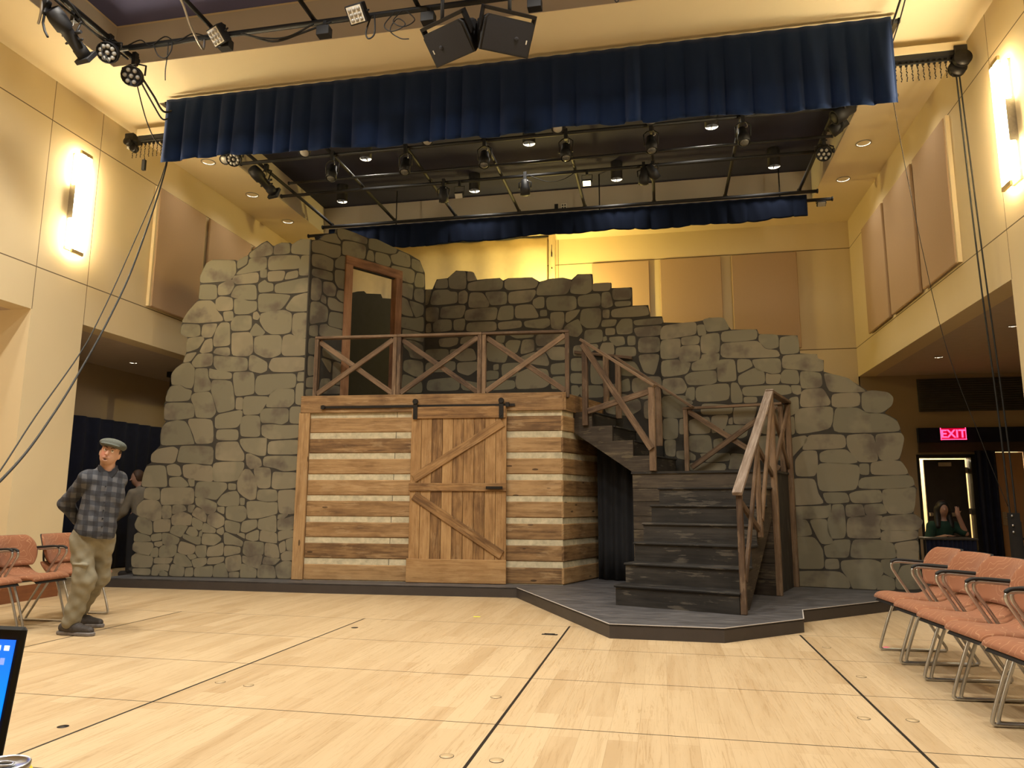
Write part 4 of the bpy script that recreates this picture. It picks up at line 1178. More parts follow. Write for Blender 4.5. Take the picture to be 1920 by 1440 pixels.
def pipe(label, p0, p1, r=0.028, group='rigging pipes', cat='pipe'):
    t = thing('rigging_pipe', label, cat, (0, 0, 0), 0, group)
    b = MB(); b.cyl(p0, p1, r, n=10); b.build('tube', 'black', t)
    d = (Vector(p1) - Vector(p0)).normalized()
    for p, s in ((p0, -1), (p1, 1)):
        b = MB(); b.cyl(Vector(p), Vector(p) + d * 0.02 * s, r * 1.35, n=10); b.build('end_cap', 'black', t)
    return t
pipe('black pipe carrying the front navy valance', (-6.6, 8.34, 6.68), (2.78, 8.34, 6.68), 0.025)
pipe('black crosswise pipe right behind the front valance', (-6.5, 9.2, ZP), (2.72, 9.2, ZP))
pipe('black crosswise pipe over the front row of round stage lamps', (-6.5, 10.05, ZP), (2.72, 10.05, ZP))
pipe('thin black crosswise rod between the two rows of stage lamps', (-6.1, 10.88, ZP), (2.6, 10.88, ZP), 0.022)
pipe('black crosswise pipe holding the rear row of stage lamps', (-6.5, 11.36, ZP), (2.72, 11.36, ZP))
pipe('black crosswise pipe carrying the rear navy valance', (-6.45, 12.9, ZP), (2.78, 12.9, ZP), 0.03)
bt = pipe('lower black batten whose ends stick out past the rear valance', (-6.85, 13.1, 6.52), (3.06, 13.1, 6.52), 0.03)
for x in (-5.0, -1.0, 2.2):
    b = MB(); b.cyl((x, 13.1, 6.52), (x, 13.1, 7.33), 0.012, n=8); b.build('hanger_rod', 'black', bt)
YX = (-6.28, -4.97, -3.74, -2.5, -1.26, 0.0, 1.25, 2.5)
wd = ('first from the left', 'second from the left', 'third from the left', 'fourth from the left', 'fourth from the right', 'third from the right', 'second from the right', 'first from the right')
for x, nm in zip(YX, wd):
    pipe('black front-to-back stage ceiling pipe, %s of the eight' % nm, (x, 8.6, ZP + 0.055), (x, 12.93, ZP + 0.055))
pipe('black crosswise pipe over the seats that carries the two loudspeakers', (-6.45, 7.0, ZP), (2.75, 7.0, ZP), 0.032)
pipe('black front-to-back pipe over the seats at the far left', (-6.28, 0.8, ZP + 0.05), (-6.28, 7.32, ZP + 0.05), 0.032)
for x, nm in zip(YX[1:], ('above the square panel lamp', 'second from the panel lamp', 'just left of the loudspeakers', 'behind the loudspeakers', 'right of the loudspeakers', 'second right of the loudspeakers', 'farthest right')):
    pipe('black front-to-back pipe over the seats, %s' % nm, (x, 0.8, ZP + 0.055), (x, 7.05, ZP + 0.055), 0.026)
for i, (x, nm) in enumerate(((-4.80, 'below the square panel lamp'), (-3.575, 'left of the loudspeakers'), (-2.355, 'beside the left loudspeaker'), (-1.18, 'beside the right loudspeaker'))):
    t = thing('junction_box', 'small black connector box under the near pipe, %s' % nm, 'junction box', (x, 6.95, 6.44), 0, 'connector boxes')
    b = MB(); b.bx(-0.075, 0.075, -0.05, 0.05, -0.06, 0.05); b.build('box', 'black', t, bevel=0.004)
    b = MB(); b.bx(-0.02, 0.02, 0.0, 0.03, 0.05, 0.14); b.build('bracket', 'black', t)

# stage lamps ---------------------------------------------------------------
def clamp(b, z):
    b.bx(-0.03, 0.03, -0.03, 0.03, z - 0.07, z + 0.05); b.cyl((-0.05, 0, z), (0.05, 0, z), 0.012, n=8)
def par(loc, zp, aim, label, group, lens='lens', r=0.082, ln=0.26, nled=0):
    """round stage lamp hung from a pipe at height zp: body, lens, yoke, clamp, safety cable"""
    x, y, z = loc
    t = thing('stage_lamp', label, 'stage light', (x, y, z), 0, group)
    d = Vector(aim).normalized()
    b = MB(); b.lathe([(0.02, -ln), (r * 0.72, -ln), (r * 0.8, -ln * 0.62), (r, -ln * 0.5), (r, 0.0), (r * 0.92, 0.0), (r * 0.92, -0.02), (0.01, -0.021)], (0, 0, 0), d, 18); b.build('body', 'black', t)
    o = d.orthogonal().normalized(); q = d.cross(o)
    if nled:
        le = MB(); ring = [(0, 0)] + [(0.62 * math.cos(k * PI / 3 * 6 / (nled - 1)), 0.62 * math.sin(k * PI / 3 * 6 / (nled - 1))) for k in range(nled - 1)]
        for a, c in ring: le.ball(d * -0.012 + o * a * r + q * c * r, r * 0.22, 10)
        le.build('led_cluster', lens, t)
    else:
        b = MB(); b.lathe([(r * 0.9, -0.012), (r * 0.6, 0.006), (0.005, 0.014)], (0, 0, 0), d, 18); b.build('lens', lens, t)
    c = d * (-ln * 0.45); h = zp - z
    s = Vector((1, 0, 0)) if abs(d.x) < 0.8 else Vector((0, 1, 0))
    s = (s - d * s.dot(d)).normalized()
    top = Vector((c.x, c.y, max(h - 0.11, c.z + 0.12)))
    b = MB(); b.tube([c + s * (r + 0.015), c + s * (r + 0.02) + Vector((0, 0, (top.z - c.z) * 0.8)), top + s * 0.05, top - s * 0.05, c - s * (r + 0.02) + Vector((0, 0, (top.z - c.z) * 0.8)), c - s * (r + 0.015)], 0.011, 6); b.build('yoke', 'black', t)
    b = MB(); b.bx(top.x - 0.025, top.x + 0.025, top.y - 0.03, top.y + 0.03, top.z - 0.01, h + 0.045); b.cyl((top.x - 0.05, top.y, h - 0.02), (top.x + 0.05, top.y, h - 0.02), 0.012, n=8); b.build('clamp', 'black', t)
    b = MB(); pts = []
    for k in range(9):
        a = k / 8; pts.append(top.lerp(c - d * ln * 0.4, a) + Vector((0.06 * math.sin(a * PI), -0.05 * math.sin(a * PI), 0.02 * math.sin(a * 9))))
    b.tube(pts, 0.006, 6); b.build('safety_cable', 'steel', t)
    return t
pos = ('first from the left', 'second from the left', 'third from the left', 'third from the right', 'second from the right', 'first from the right')
for x, nm in zip((-4.9, -3.70, -2.46, -1.235, -0.012, 1.25), pos):
    par((x, 9.98, 6.17), ZP, (0.05, -0.35, -1), 'round black stage lamp in the front hanging row, %s' % nm, 'front row stage lamps')
for x, z, a, nm in ((-3.49, 6.24, (0.0, 0.25, -1), 'leftmost'), (-2.085, 6.25, (0, 0.25, -1), 'second from the left'), (-0.16, 6.28, (-0.1, 0.25, -1), 'second from the right'), (0.05, 6.36, (0.5, 0.4, -0.8), 'rightmost')):
    par((x, 11.345, z), ZP, a, 'dark stage lamp in the rear hanging row, %s' % nm, 'rear row stage lamps', 'black')
for x, nm in ((-4.95, 'leftmost of the five'), (-3.09, 'second from the left'), (-1.25, 'in the middle'), (0.0, 'second from the right'), (1.28, 'rightmost of the five')):
    par((x, 9.20, 6.22), ZP, (0.1, -0.5, -0.9), 'ribbed stage lamp half hidden by the front valance hem, %s' % nm, 'lamps behind the valance hem', 'led')
def flood(loc, zp, label, group, face='glow_led', rz=0.0):
    t = thing('flood_lamp', label, 'stage light', loc, rz, group)
    b = MB(); b.box((0, 0, 0), (0.15, 0.05, 0.10), Matrix.Rotation(0.7, 3, 'X')); b.build('body', 'black', t, bevel=0.005)
    b = MB(); b.box((0, -0.022, -0.024), (0.125, 0.012, 0.08), Matrix.Rotation(0.7, 3, 'X')); b.build('lens', face, t)
    b = MB(); h = zp - loc[2]; b.tube([(-0.08, 0, 0), (-0.085, 0.02, h * 0.6), (0.085, 0.02, h * 0.6), (0.08, 0, 0)], 0.008, 6); b.bx(-0.02, 0.02, 0, 0.04, h * 0.6, h); b.build('bracket', 'black', t)
    return t
M['glow_led'] = emit('lit_flood_face', (1.0, 0.86, 0.5), 2.2)
flood((-3.21, 11.30, 6.33), ZP, 'small flood lamp beside the leftmost rear stage lamp', 'small flood lamps', 'led')
flood((-1.06, 11.30, 6.37), ZP, 'small lit flood lamp near the middle of the rear pipe', 'small flood lamps', 'glow_led')
flood((2.88, 13.08, 6.44), 6.52, 'small flood lamp on the batten end right of the rear valance', 'small flood lamps', 'led')
flood((-6.62, 13.08, 6.44), 6.52, 'small flood lamp on the batten end above the left stone flats', 'small flood lamps', 'black')
# pendant downlights in the stage coffer
def pendant(x, y, label):
    t = thing('pendant_downlight', label, 'ceiling light', (x, y, 7.0), 0, 'cylinder downlights in the dark coffer')
    b = MB(); b.lathe([(0.105, 0.33), (0.105, 0.0), (0.097, 0.0), (0.097, 0.03)], n=20, caps=False); b.build('cylinder', 'black', t)
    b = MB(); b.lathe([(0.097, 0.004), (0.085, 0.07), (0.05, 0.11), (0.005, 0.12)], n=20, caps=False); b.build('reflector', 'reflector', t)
    b = MB(); b.bx(-0.094, 0.094, -0.004, 0.004, 0.004, 0.05); b.bx(-0.004, 0.004, -0.094, 0.094, 0.004, 0.05); b.build('baffle', 'black', t)
for x, nm in zip((-4.80, -1.97, 0.91), ('left', 'middle', 'right')): pendant(x, 11.04, 'black cylinder downlight in the front row of the coffer, %s one of three' % nm)
for x, nm in zip((-5.96, -3.30, -0.65, 2.06), ('leftmost', 'second from the left', 'second from the right', 'rightmost')): pendant(x, 12.66, 'black cylinder downlight in the back row of the coffer, %s of four' % nm)

# ellipsoidal spotlights
def ellipsoidal(loc, aim, zp, label, pig=True):
    t = thing('spotlight', label, 'stage light', loc, 0, 'long barrelled spotlights'); d = Vector(aim).normalized()
    b = MB(); b.lathe([(0.03, -0.34), (0.085, -0.33), (0.10, -0.24), (0.095, -0.12), (0.07, -0.10), (0.07, 0.10), (0.078, 0.11), (0.078, 0.2), (0.07, 0.2), (0.065, 0.17), (0.01, 0.165)], (0, 0, 0), d, 18); b.build('barrel', 'black', t)
    s = d.cross(Vector((0, 0, 1))).normalized(); uu = s.cross(d)
    b = MB(); R = Matrix((s, d, uu)).transposed(); b.box(d * 0.225, (0.19, 0.05, 0.19), R)
    for k in (-1, 1): b.box(d * 0.03 + s * 0.10 * k, (0.05, 0.02, 0.03), R)
    b.build('colour_frame_holder', 'black', t, bevel=0.004)
    b = MB(); b.tube([s * 0.10 - d * 0.05, s * 0.115 + Vector((0, 0, (zp - loc[2]) * 0.7)), Vector((0, 0, zp - loc[2] - 0.06)) + s * 0.05, Vector((0, 0, zp - loc[2] - 0.06)) - s * 0.05, -s * 0.115 + Vector((0, 0, (zp - loc[2]) * 0.7)), -s * 0.10 - d * 0.05], 0.011, 6)
    b.bx(-0.03, 0.03, -0.03, 0.03, zp - loc[2] - 0.08, zp - loc[2] + 0.045); b.build('yoke', 'black', t)
    b = MB(); b.cyl(d * -0.05 + s * 0.09, d * -0.05 + s * 0.17, 0.018, n=8); b.build('tilt_knob', 'black', t)
    if pig:
        b = MB(); e = d * -0.36; b.box(e + s * -0.05, (0.07, 0.07, 0.16), Matrix.Rotation(0.2, 3, 'Y')); b.build('lamp_cap', 'black', t, bevel=0.01)
        b = MB(); b.tube([e + s * -0.06 + Vector((0, 0, -0.08)), e + s * -0.07 + Vector((0.0, 0, -0.18)), e + s * -0.04 + Vector((0.03, -0.02, -0.30)), e + s * -0.02 + Vector((0.06, -0.02, -0.38))], 0.013, 8); b.build('tail_cable', 'rubber', t)
    b = MB(); b.tube([Vector((0.02, -0.03, zp - loc[2])), Vector((0.05, -0.06, 0.12)), Vector((0.04, -0.09, 0.03)), Vector((0.02, -0.09, 0.06))], 0.006, 6); b.build('safety_cable', 'steel', t)
ellipsoidal((-6.36, 6.42, 6.36), (0.10, 0.85, -0.52), ZP + 0.05, 'long black spotlight at the far left of the near rig, tail cable hanging')
ellipsoidal((-6.22, 10.33, 6.36), (0.22, 0.95, -0.40), ZP + 0.05, 'long black spotlight hanging under the left end of the front valance', False)
def led_par(loc, aim, zp, label, n, r=0.11):
    par(loc, zp, aim, label, 'round led lamps', 'led', r, 0.20, n)
led_par((-6.24, 6.80, 6.42), (0.35, -0.75, -0.6), ZP + 0.05, 'round led lamp with bright dots beside the near left spotlight', 10, 0.12)
led_par((-6.20, 7.16, 6.34), (0.3, -0.85, -0.45), ZP + 0.05, 'big frosted led lamp at the end of the near left pipe', 7, 0.12)
led_par((-6.25, 9.45, 6.36), (0.3, -0.8, -0.6), ZP + 0.05, 'led lamp peeping under the left end of the front valance', 10, 0.11)
led_par((2.50, 11.0, 6.38), (-0.3, -0.7, -0.7), ZP + 0.05, 'led lamp at the right edge of the stage rig', 7, 0.11)
par((2.42, 9.95, 6.40), ZP + 0.05, (-0.8, -0.1, -0.45), 'black stage lamp at the right edge under the valance end', 'edge lamps', 'black', 0.10, 0.3)
par((2.47, 10.35, 6.40), ZP + 0.05, (-0.7, 0.3, -0.4), 'cluttered black stage lamp second from the right valance end', 'edge lamps', 'black', 0.09, 0.24)
par((-6.45, 9.52, 6.40), ZP + 0.05, (0.0, -0.6, -0.8), 'pale lens stage lamp just left of the peeping led lamp', 'edge lamps', 'led', 0.08, 0.2)
def panel_lamp(loc, rz, label):
    t = thing('panel_lamp', label, 'stage light', loc, rz, 'square led panel lamps'); R = Matrix.Rotation(0.75, 3, 'X')
    b = MB(); b.box((0, 0, 0), (0.22, 0.10, 0.20), R); b.build('body', 'black', t, bevel=0.008)
    b = MB(); b.box(R @ Vector((0, -0.052, 0)), (0.18, 0.006, 0.17), R); b.build('face_plate', 'white', t)
    b = MB()
    for i in (-1, 0, 1):
        for j in (-1, 0, 1): b.ball(R @ Vector((i * 0.055, -0.055, j * 0.052)), 0.024, 10)
    b.build('led_cluster', 'led', t)
    h = ZP - loc[2]
    b = MB(); b.tube([(-0.12, 0, 0), (-0.125, 0.03, h * 0.55), (0.125, 0.03, h * 0.55), (0.12, 0, 0)], 0.010, 6); b.bx(-0.03, 0.03, 0.0, 0.06, h * 0.5, h + 0.05); b.build('bracket', 'black', t)
panel_lamp((-4.83, 6.86, 6.50), -0.45, 'square nine dot led panel lamp on the near pipe')
panel_lamp((-3.14, 6.86, 6.54), -0.2, 'square nine dot led panel lamp cut by the top picture edge')

# loudspeakers -------------------------------------------------------------
def speaker(c, R, side, label):
    t = thing('loudspeaker', label, 'loudspeaker', c, 0, 'hanging loudspeakers')
    t.rotation_euler = R.to_euler()
    w_, h_ = 0.275, 0.17
    b = MB(); P = [(-w_, -h_), (w_, -h_), (w_, h_ - 0.04), (w_ - 0.03, h_), (-w_ + 0.03, h_), (-w_, h_ - 0.04)]
    b.prism(P, (0, 0, 0), (1, 0, 0), (0, 0, 1), -0.02, 0.0)
    n0 = len(b.v); Q = [(x * 0.92, z * 0.62) for x, z in P]
    for x, z in P: b.v.append(Vector((x, 0.02, z)))
    for x, z in Q: b.v.append(Vector((x, 0.27, z)))
    for i in range(6): j = (i + 1) % 6; b.face((n0 + i, n0 + 6 + i, n0 + 6 + j, n0 + j), None)
    b.face([n0 + 6 + i for i in range(6)], None); b.build('cabinet', 'black', t)
    b = MB(); b.prism([(x * 0.93, z * 0.92) for x, z in P], (0, -0.001, 0), (1, 0, 0), (0, 0, 1), 0.0, 0.006); b.build('grille', 'grille', t)
    b = MB(); b.ball((0.10 * side, -0.008, -0.01), (0.025, 0.006, 0.025)); b.build('dome', 'grille', t)
    b = MB(); b.bx(side * 0.215 - 0.006, side * 0.215 + 0.006, -0.012, -0.006, -0.04, 0.0); b.build('badge', 'white', t)
    b = MB()
    for s in (-1, 1): b.bx(s * (w_ + 0.012) - 0.008, s * (w_ + 0.012) + 0.008, 0.04, 0.12, 0.0, 0.225)
    b.bx(-w_ - 0.020, w_ + 0.020, 0.04, 0.12, 0.20, 0.235); b.build('yoke_bracket', 'iron', t)
    b = MB(); Ri = R.inverted(); up = Ri @ Vector((0, 0, 1)); p = Vector((0, 0.08, 0.23)); b.tube([p, p + up * max(0.06, (6.62 - (Vector(c) + R @ p).z))], 0.02, 8); b.build('hanger', 'black', t)
def R3(a, bb, c): return Matrix.Rotation(a, 3, 'Z') @ Matrix.Rotation(bb, 3, 'X') @ Matrix.Rotation(c, 3, 'Y')
speaker((-2.047, 6.7, 5.932 + 0.0), R3(-.529, .80, .076), -1, 'left of the two black loudspeakers hanging from the near pipe')
speaker((-1.42, 6.7, 5.934 + 0.0), R3(.70, .70, -.10), 1, 'right of the two black loudspeakers hanging from the near pipe')

# travelling track with pulleys and carriers ---------------------------------
t = thing('curtain_track', 'black travelling curtain track under a pale box beam between the side walls', 'curtain track', (0, 8.92, 0))
b = MB(); b.bx(XL + 0.35, XR - 0.12, -0.06, 0.06, 6.50, 6.56); b.build('track', 'black', t)
b = MB(); b.bx(XL + 0.33, XR - 0.09, -0.07, 0.07, 6.56, 6.66); b.build('beam', 'cream', t)
b = MB(); b.tube([(XL + 0.4, -0.05, 6.47), (XR - 0.2, -0.05, 6.44)], 0.008, 6); b.build('operating_line', 'rubber', t)
for s, x, pr in ((-1, XL + 0.22, 0.6), (1, XR - 0.16, 1.0)):
    for k in (0, 1):
        b = MB(); c = Vector((x - 0.015 * k * s, -0.10 + 0.12 * k, 6.42 - 0.05 * k)); b.lathe([(0.02, -0.03), (0.10 * pr, -0.03), (0.10 * pr, -0.018), (0.085 * pr, 0), (0.10 * pr, 0.018), (0.10 * pr, 0.03), (0.02, 0.03)], c + Vector((0, 0, 0.10 * (1 - pr))), (0, 1, 0), 24); b.build('pulley', 'iron', t)
    b = MB(); b.bx(x - 0.07, x + 0.07, -0.09, 0.09, 6.49, 6.60); b.build('pulley_head', 'black', t)
for side, xs in (('left', [-7.57 + 0.068 * k for k in range(8)]), ('right', [2.90 + 0.062 * k for k in range(12)])):
    for k, x in enumerate(xs):
        b = MB(); b.bx(x - 0.012, x + 0.012, -0.012, 0.012, 6.44, 6.50)
        for j in range(9): b.ball((x + 0.004 * math.sin(j * 2 + k), 0.003 * math.cos(j * 3), 6.425 - j * 0.021), (0.008, 0.006, 0.011), 6)
        b.build('carrier_chain', 'iron', t)
b = MB(); b.tube([(-7.36, 0, 6.24), (-7.36, 0, 6.2)], 0.006, 6); b.bx(-7.385, -7.335, -0.02, 0.02, 6.04, 6.2); b.build('weight', 'black', t)
b = MB(); b.bx(-7.66, -7.63, -0.02, 0.02, 6.40, 6.50); b.build('end_tab', 'white', t)

# hanging lines and cables ----------------------------------------------------
def smooth(pts, n=6):
    pts = [Vector(p) for p in pts]; out = []
    for i in range(len(pts) - 1):
        p0, p1, p2, p3 = pts[max(i - 1, 0)], pts[i], pts[i + 1], pts[min(i + 2, len(pts) - 1)]
        for k in range(n):
            t = k / n; out.append(0.5 * ((2 * p1) + (p2 - p0) * t + (2 * p0 - 5 * p1 + 4 * p2 - p3) * t * t + (3 * p1 - p0 - 3 * p2 + p3) * t ** 3))
    return out + [pts[-1]]
def cable(name, label, pts, r, group=None, mat='rubber', cat='cable'):
    b = MB(); b.tube(smooth(pts), r, 8); return tag(b.build(name, mat), label, cat, group)
cable('hanging_cable', 'thick black cable swooping from the left valance end across the left pier',
      [(-6.5, 8.33, 6.66), (-6.498, 8.3, 5.747), (-6.089, 7.4, 4.131), (-5.778, 6.7, 3.198), (-5.41, 5.9, 2.359), (-5.068, 5.3, 1.913), (-4.765, 4.8, 1.607), (-4.459, 4.3, 1.37), (-4.0, 3.6, 1.12)], 0.010)
cable('hanging_line', 'thin dark line running beside the thick cable on the left',
      [(-6.52, 8.33, 6.66), (-6.514, 8.3, 5.748), (-6.298, 7.5, 4.178), (-6.017, 6.8, 3.174), (-5.761, 6.3, 2.686), (-5.406, 5.5, 1.974), (-4.988, 4.8, 1.462), (-4.692, 4.3, 1.159), (-4.4, 3.8, 0.95)], 0.006)
for dx, nm in ((0.0, 'left of the pair of black operating lines on the right wall'), (0.055, 'right of the pair of black operating lines on the right wall')):
    cable('operating_line', nm, [(XR - 0.20 + dx, 8.93 + dx, 6.40), (XR - 0.155 + dx, 8.95, 4.0), (XR - 0.10 + dx * 1.1, 8.95, 2.1), (XR - 0.085 + dx * 1.1, 8.95, 0.75)], 0.009, 'operating lines')
cable('guy_line', 'thin slanting line from the right valance end down to the black stand', [(2.69, 8.32, 6.66), (2.651, 8.3, 5.681), (3.054, 8.7, 3.253), (3.426, 8.85, 1.914), (3.66, 8.95, 1.22)], 0.0035)
t = thing('tension_stand', 'black floor stand where the operating lines end behind the right chairs', 'stand', (XR - 0.06, 8.95, 0))
b = MB(); b.bx(-0.10, 0.06, -0.09, 0.09, 0.0, 0.05); b.build('base', 'black', t)
b = MB(); b.bx(-0.04, 0.05, -0.04, 0.04, 0.05, 1.15); b.build('upright', 'black', t)
for z in (1.12, 1.02, 0.95):
    b = MB(); b.ball((-0.03, -0.05, z), 0.012); b.build('bolt', 'chrome', t)
loops = [
 ('cable bundle drooping from the near left led lamp to the valance corner', [(-6.2, 7.3, 6.45), (-6.3, 7.7, 6.40), (-6.38, 8.0, 6.36), (-6.46, 8.3, 6.55)], 0.014),
 ('second black cable drooping to the valance corner', [(-6.22, 7.3, 6.42), (-6.33, 7.75, 6.30), (-6.42, 8.05, 6.28), (-6.50, 8.3, 6.45)], 0.011),
 ('fine cable wrapped along the left end of the near pipe', [(-6.2, 6.98, 6.58), (-5.95, 6.96, 6.65), (-5.8, 6.96, 6.56), (-5.62, 6.97, 6.66), (-5.45, 6.96, 6.57), (-5.25, 6.97, 6.65), (-5.05, 6.97, 6.58)], 0.007),
 ('cable running along the far left near pipe', [(-6.25, 5.0, 6.62), (-6.33, 5.5, 6.60), (-6.26, 5.9, 6.56), (-6.33, 6.3, 6.61), (-6.26, 6.7, 6.55), (-6.3, 7.2, 6.6)], 0.014),
 ('second cable running along the far left near pipe', [(-6.22, 5.0, 6.70), (-6.24, 5.6, 6.58), (-6.18, 6.1, 6.60), (-6.23, 6.5, 6.52), (-6.2, 6.95, 6.60)], 0.010),
 ('short dark cable loop under the near left spotlight', [(-6.26, 6.72, 6.5), (-6.22, 6.72, 6.32), (-6.17, 6.72, 6.26), (-6.2, 6.74, 6.36), (-6.12, 6.72, 6.22)], 0.006),
 ('lowest thin cable drooping to the valance corner', [(-6.24, 7.28, 6.40), (-6.36, 7.65, 6.10), (-6.48, 8.0, 5.98), (-6.55, 8.28, 6.0)], 0.008),
 ('cable lying along the left half of the near pipe', [(-6.1, 6.98, 6.56), (-5.6, 6.97, 6.545), (-5.3, 6.97, 6.565), (-5.0, 6.96, 6.55), (-4.6, 6.96, 6.55), (-4.2, 6.95, 6.40), (-3.85, 6.95, 6.46), (-3.5, 6.96, 6.56)], 0.012),
 ('cable loop hanging at the left part of the near pipe', [(-5.75, 6.95, 6.56), (-5.66, 6.93, 6.40), (-5.56, 6.93, 6.35), (-5.49, 6.93, 6.44), (-5.5, 6.95, 6.57)], 0.007),
 ('thin tail of cable hanging straight from the near pipe', [(-5.56, 6.96, 6.57), (-5.55, 6.95, 6.4), (-5.56, 6.95, 6.22), (-5.55, 6.95, 6.08)], 0.006),
 ('second drooping cable right of the square panel lamp', [(-4.6, 6.94, 6.55), (-4.3, 6.93, 6.44), (-4.0, 6.93, 6.42), (-3.7, 6.94, 6.55)], 0.010),
 ('coiled cable loop right of the second panel lamp', [(-3.02, 6.95, 6.56), (-3.06, 6.92, 6.35), (-3.02, 6.9, 6.25), (-2.96, 6.92, 6.32), (-2.98, 6.95, 6.56)], 0.009),
 ('tangle of thin cable left of the loudspeakers', [(-2.75, 6.95, 6.56), (-2.85, 6.92, 6.40), (-2.75, 6.9, 6.30), (-2.6, 6.9, 6.36), (-2.7, 6.92, 6.46), (-2.78, 6.92, 6.33), (-2.66, 6.92, 6.22), (-2.56, 6.92, 6.2)], 0.006),
 ('another thin cable tangle left of the loudspeakers', [(-2.62, 6.95, 6.57), (-2.5, 6.92, 6.42), (-2.62, 6.9, 6.34), (-2.74, 6.9, 6.42), (-2.66, 6.94, 6.56)], 0.006),
 ('thin cable with a hanging loop right of the loudspeakers', [(-0.75, 6.95, 6.57), (-0.55, 6.93, 6.47), (-0.40, 6.92, 6.50), (-0.32, 6.92, 6.32), (-0.25, 6.93, 6.5), (-0.2, 6.95, 6.58)], 0.006),
 ('cable from the right valance end up to the ceiling rig', [(2.70, 8.30, 6.60), (2.68, 8.0, 6.62), (2.62, 7.5, 6.60), (2.55, 7.05, 6.62)], 0.012),
 ('second cable beside the right valance end', [(2.72, 8.36, 6.45), (2.72, 8.05, 6.55), (2.64, 7.5, 6.55), (2.58, 7.0, 6.63)], 0.008),
 ('drooping cable on the rear stage lamp pipe', [(-2.0, 11.33, 6.58), (-1.7, 11.3, 6.44), (-1.45, 11.3, 6.46), (-1.25, 11.33, 6.58)], 0.008),
 ('cable tangle at the right edge of the stage rig', [(2.5, 10.1, 6.6), (2.6, 10.2, 6.42), (2.5, 10.35, 6.36), (2.56, 10.5, 6.46), (2.5, 10.7, 6.6)], 0.010),
]
for lb, pts, r in loops: cable('rig_cable', lb, pts, r, 'loose cables on the rig')
for x, pts, lb in ((0, [(-6.42, 5.9, 6.75), (-6.40, 6.0, 6.58), (-6.43, 6.05, 6.45), (-6.50, 6.1, 6.34)], 'silver wrapped cable dropping to the near left spotlight'),
                   (1, [(-5.02, 5.7, 6.65), (-4.98, 6.0, 6.63), (-4.94, 6.3, 6.58), (-4.97, 6.55, 6.42), (-5.02, 6.85, 6.35), (-5.09, 6.97, 6.55)], 'silver wrapped cable looping past the square panel lamp')):
    cable('wrapped_cable', lb, pts, 0.013, 'silver wrapped cables', 'steel')
# outlets on the coffer's rear face
for x, lb, m in ((-1.89, 'black outlet box on the cream coffer edge above the rear valance', 'black'), (-1.74, 'pale four socket outlet on the cream coffer edge above the rear valance', 'white')):
    t = thing('outlet_box', lb, 'outlet', (x, CY1, 6.98))
    b = MB(); b.bx(-0.055, 0.055, -0.02, 0, -0.06, 0.06) if m == 'white' else b.bx(-0.035, 0.035, -0.03, 0, -0.06, 0.06); b.build('plate', m, t, bevel=0.003)
    if m == 'white':
        for i in (-1, 1):
            for j in (-1, 1):
                b = MB(); b.cyl((i * 0.024, -0.02, j * 0.026), (i * 0.024, -0.024, j * 0.026), 0.016, n=10); b.build('socket', 'black', t)
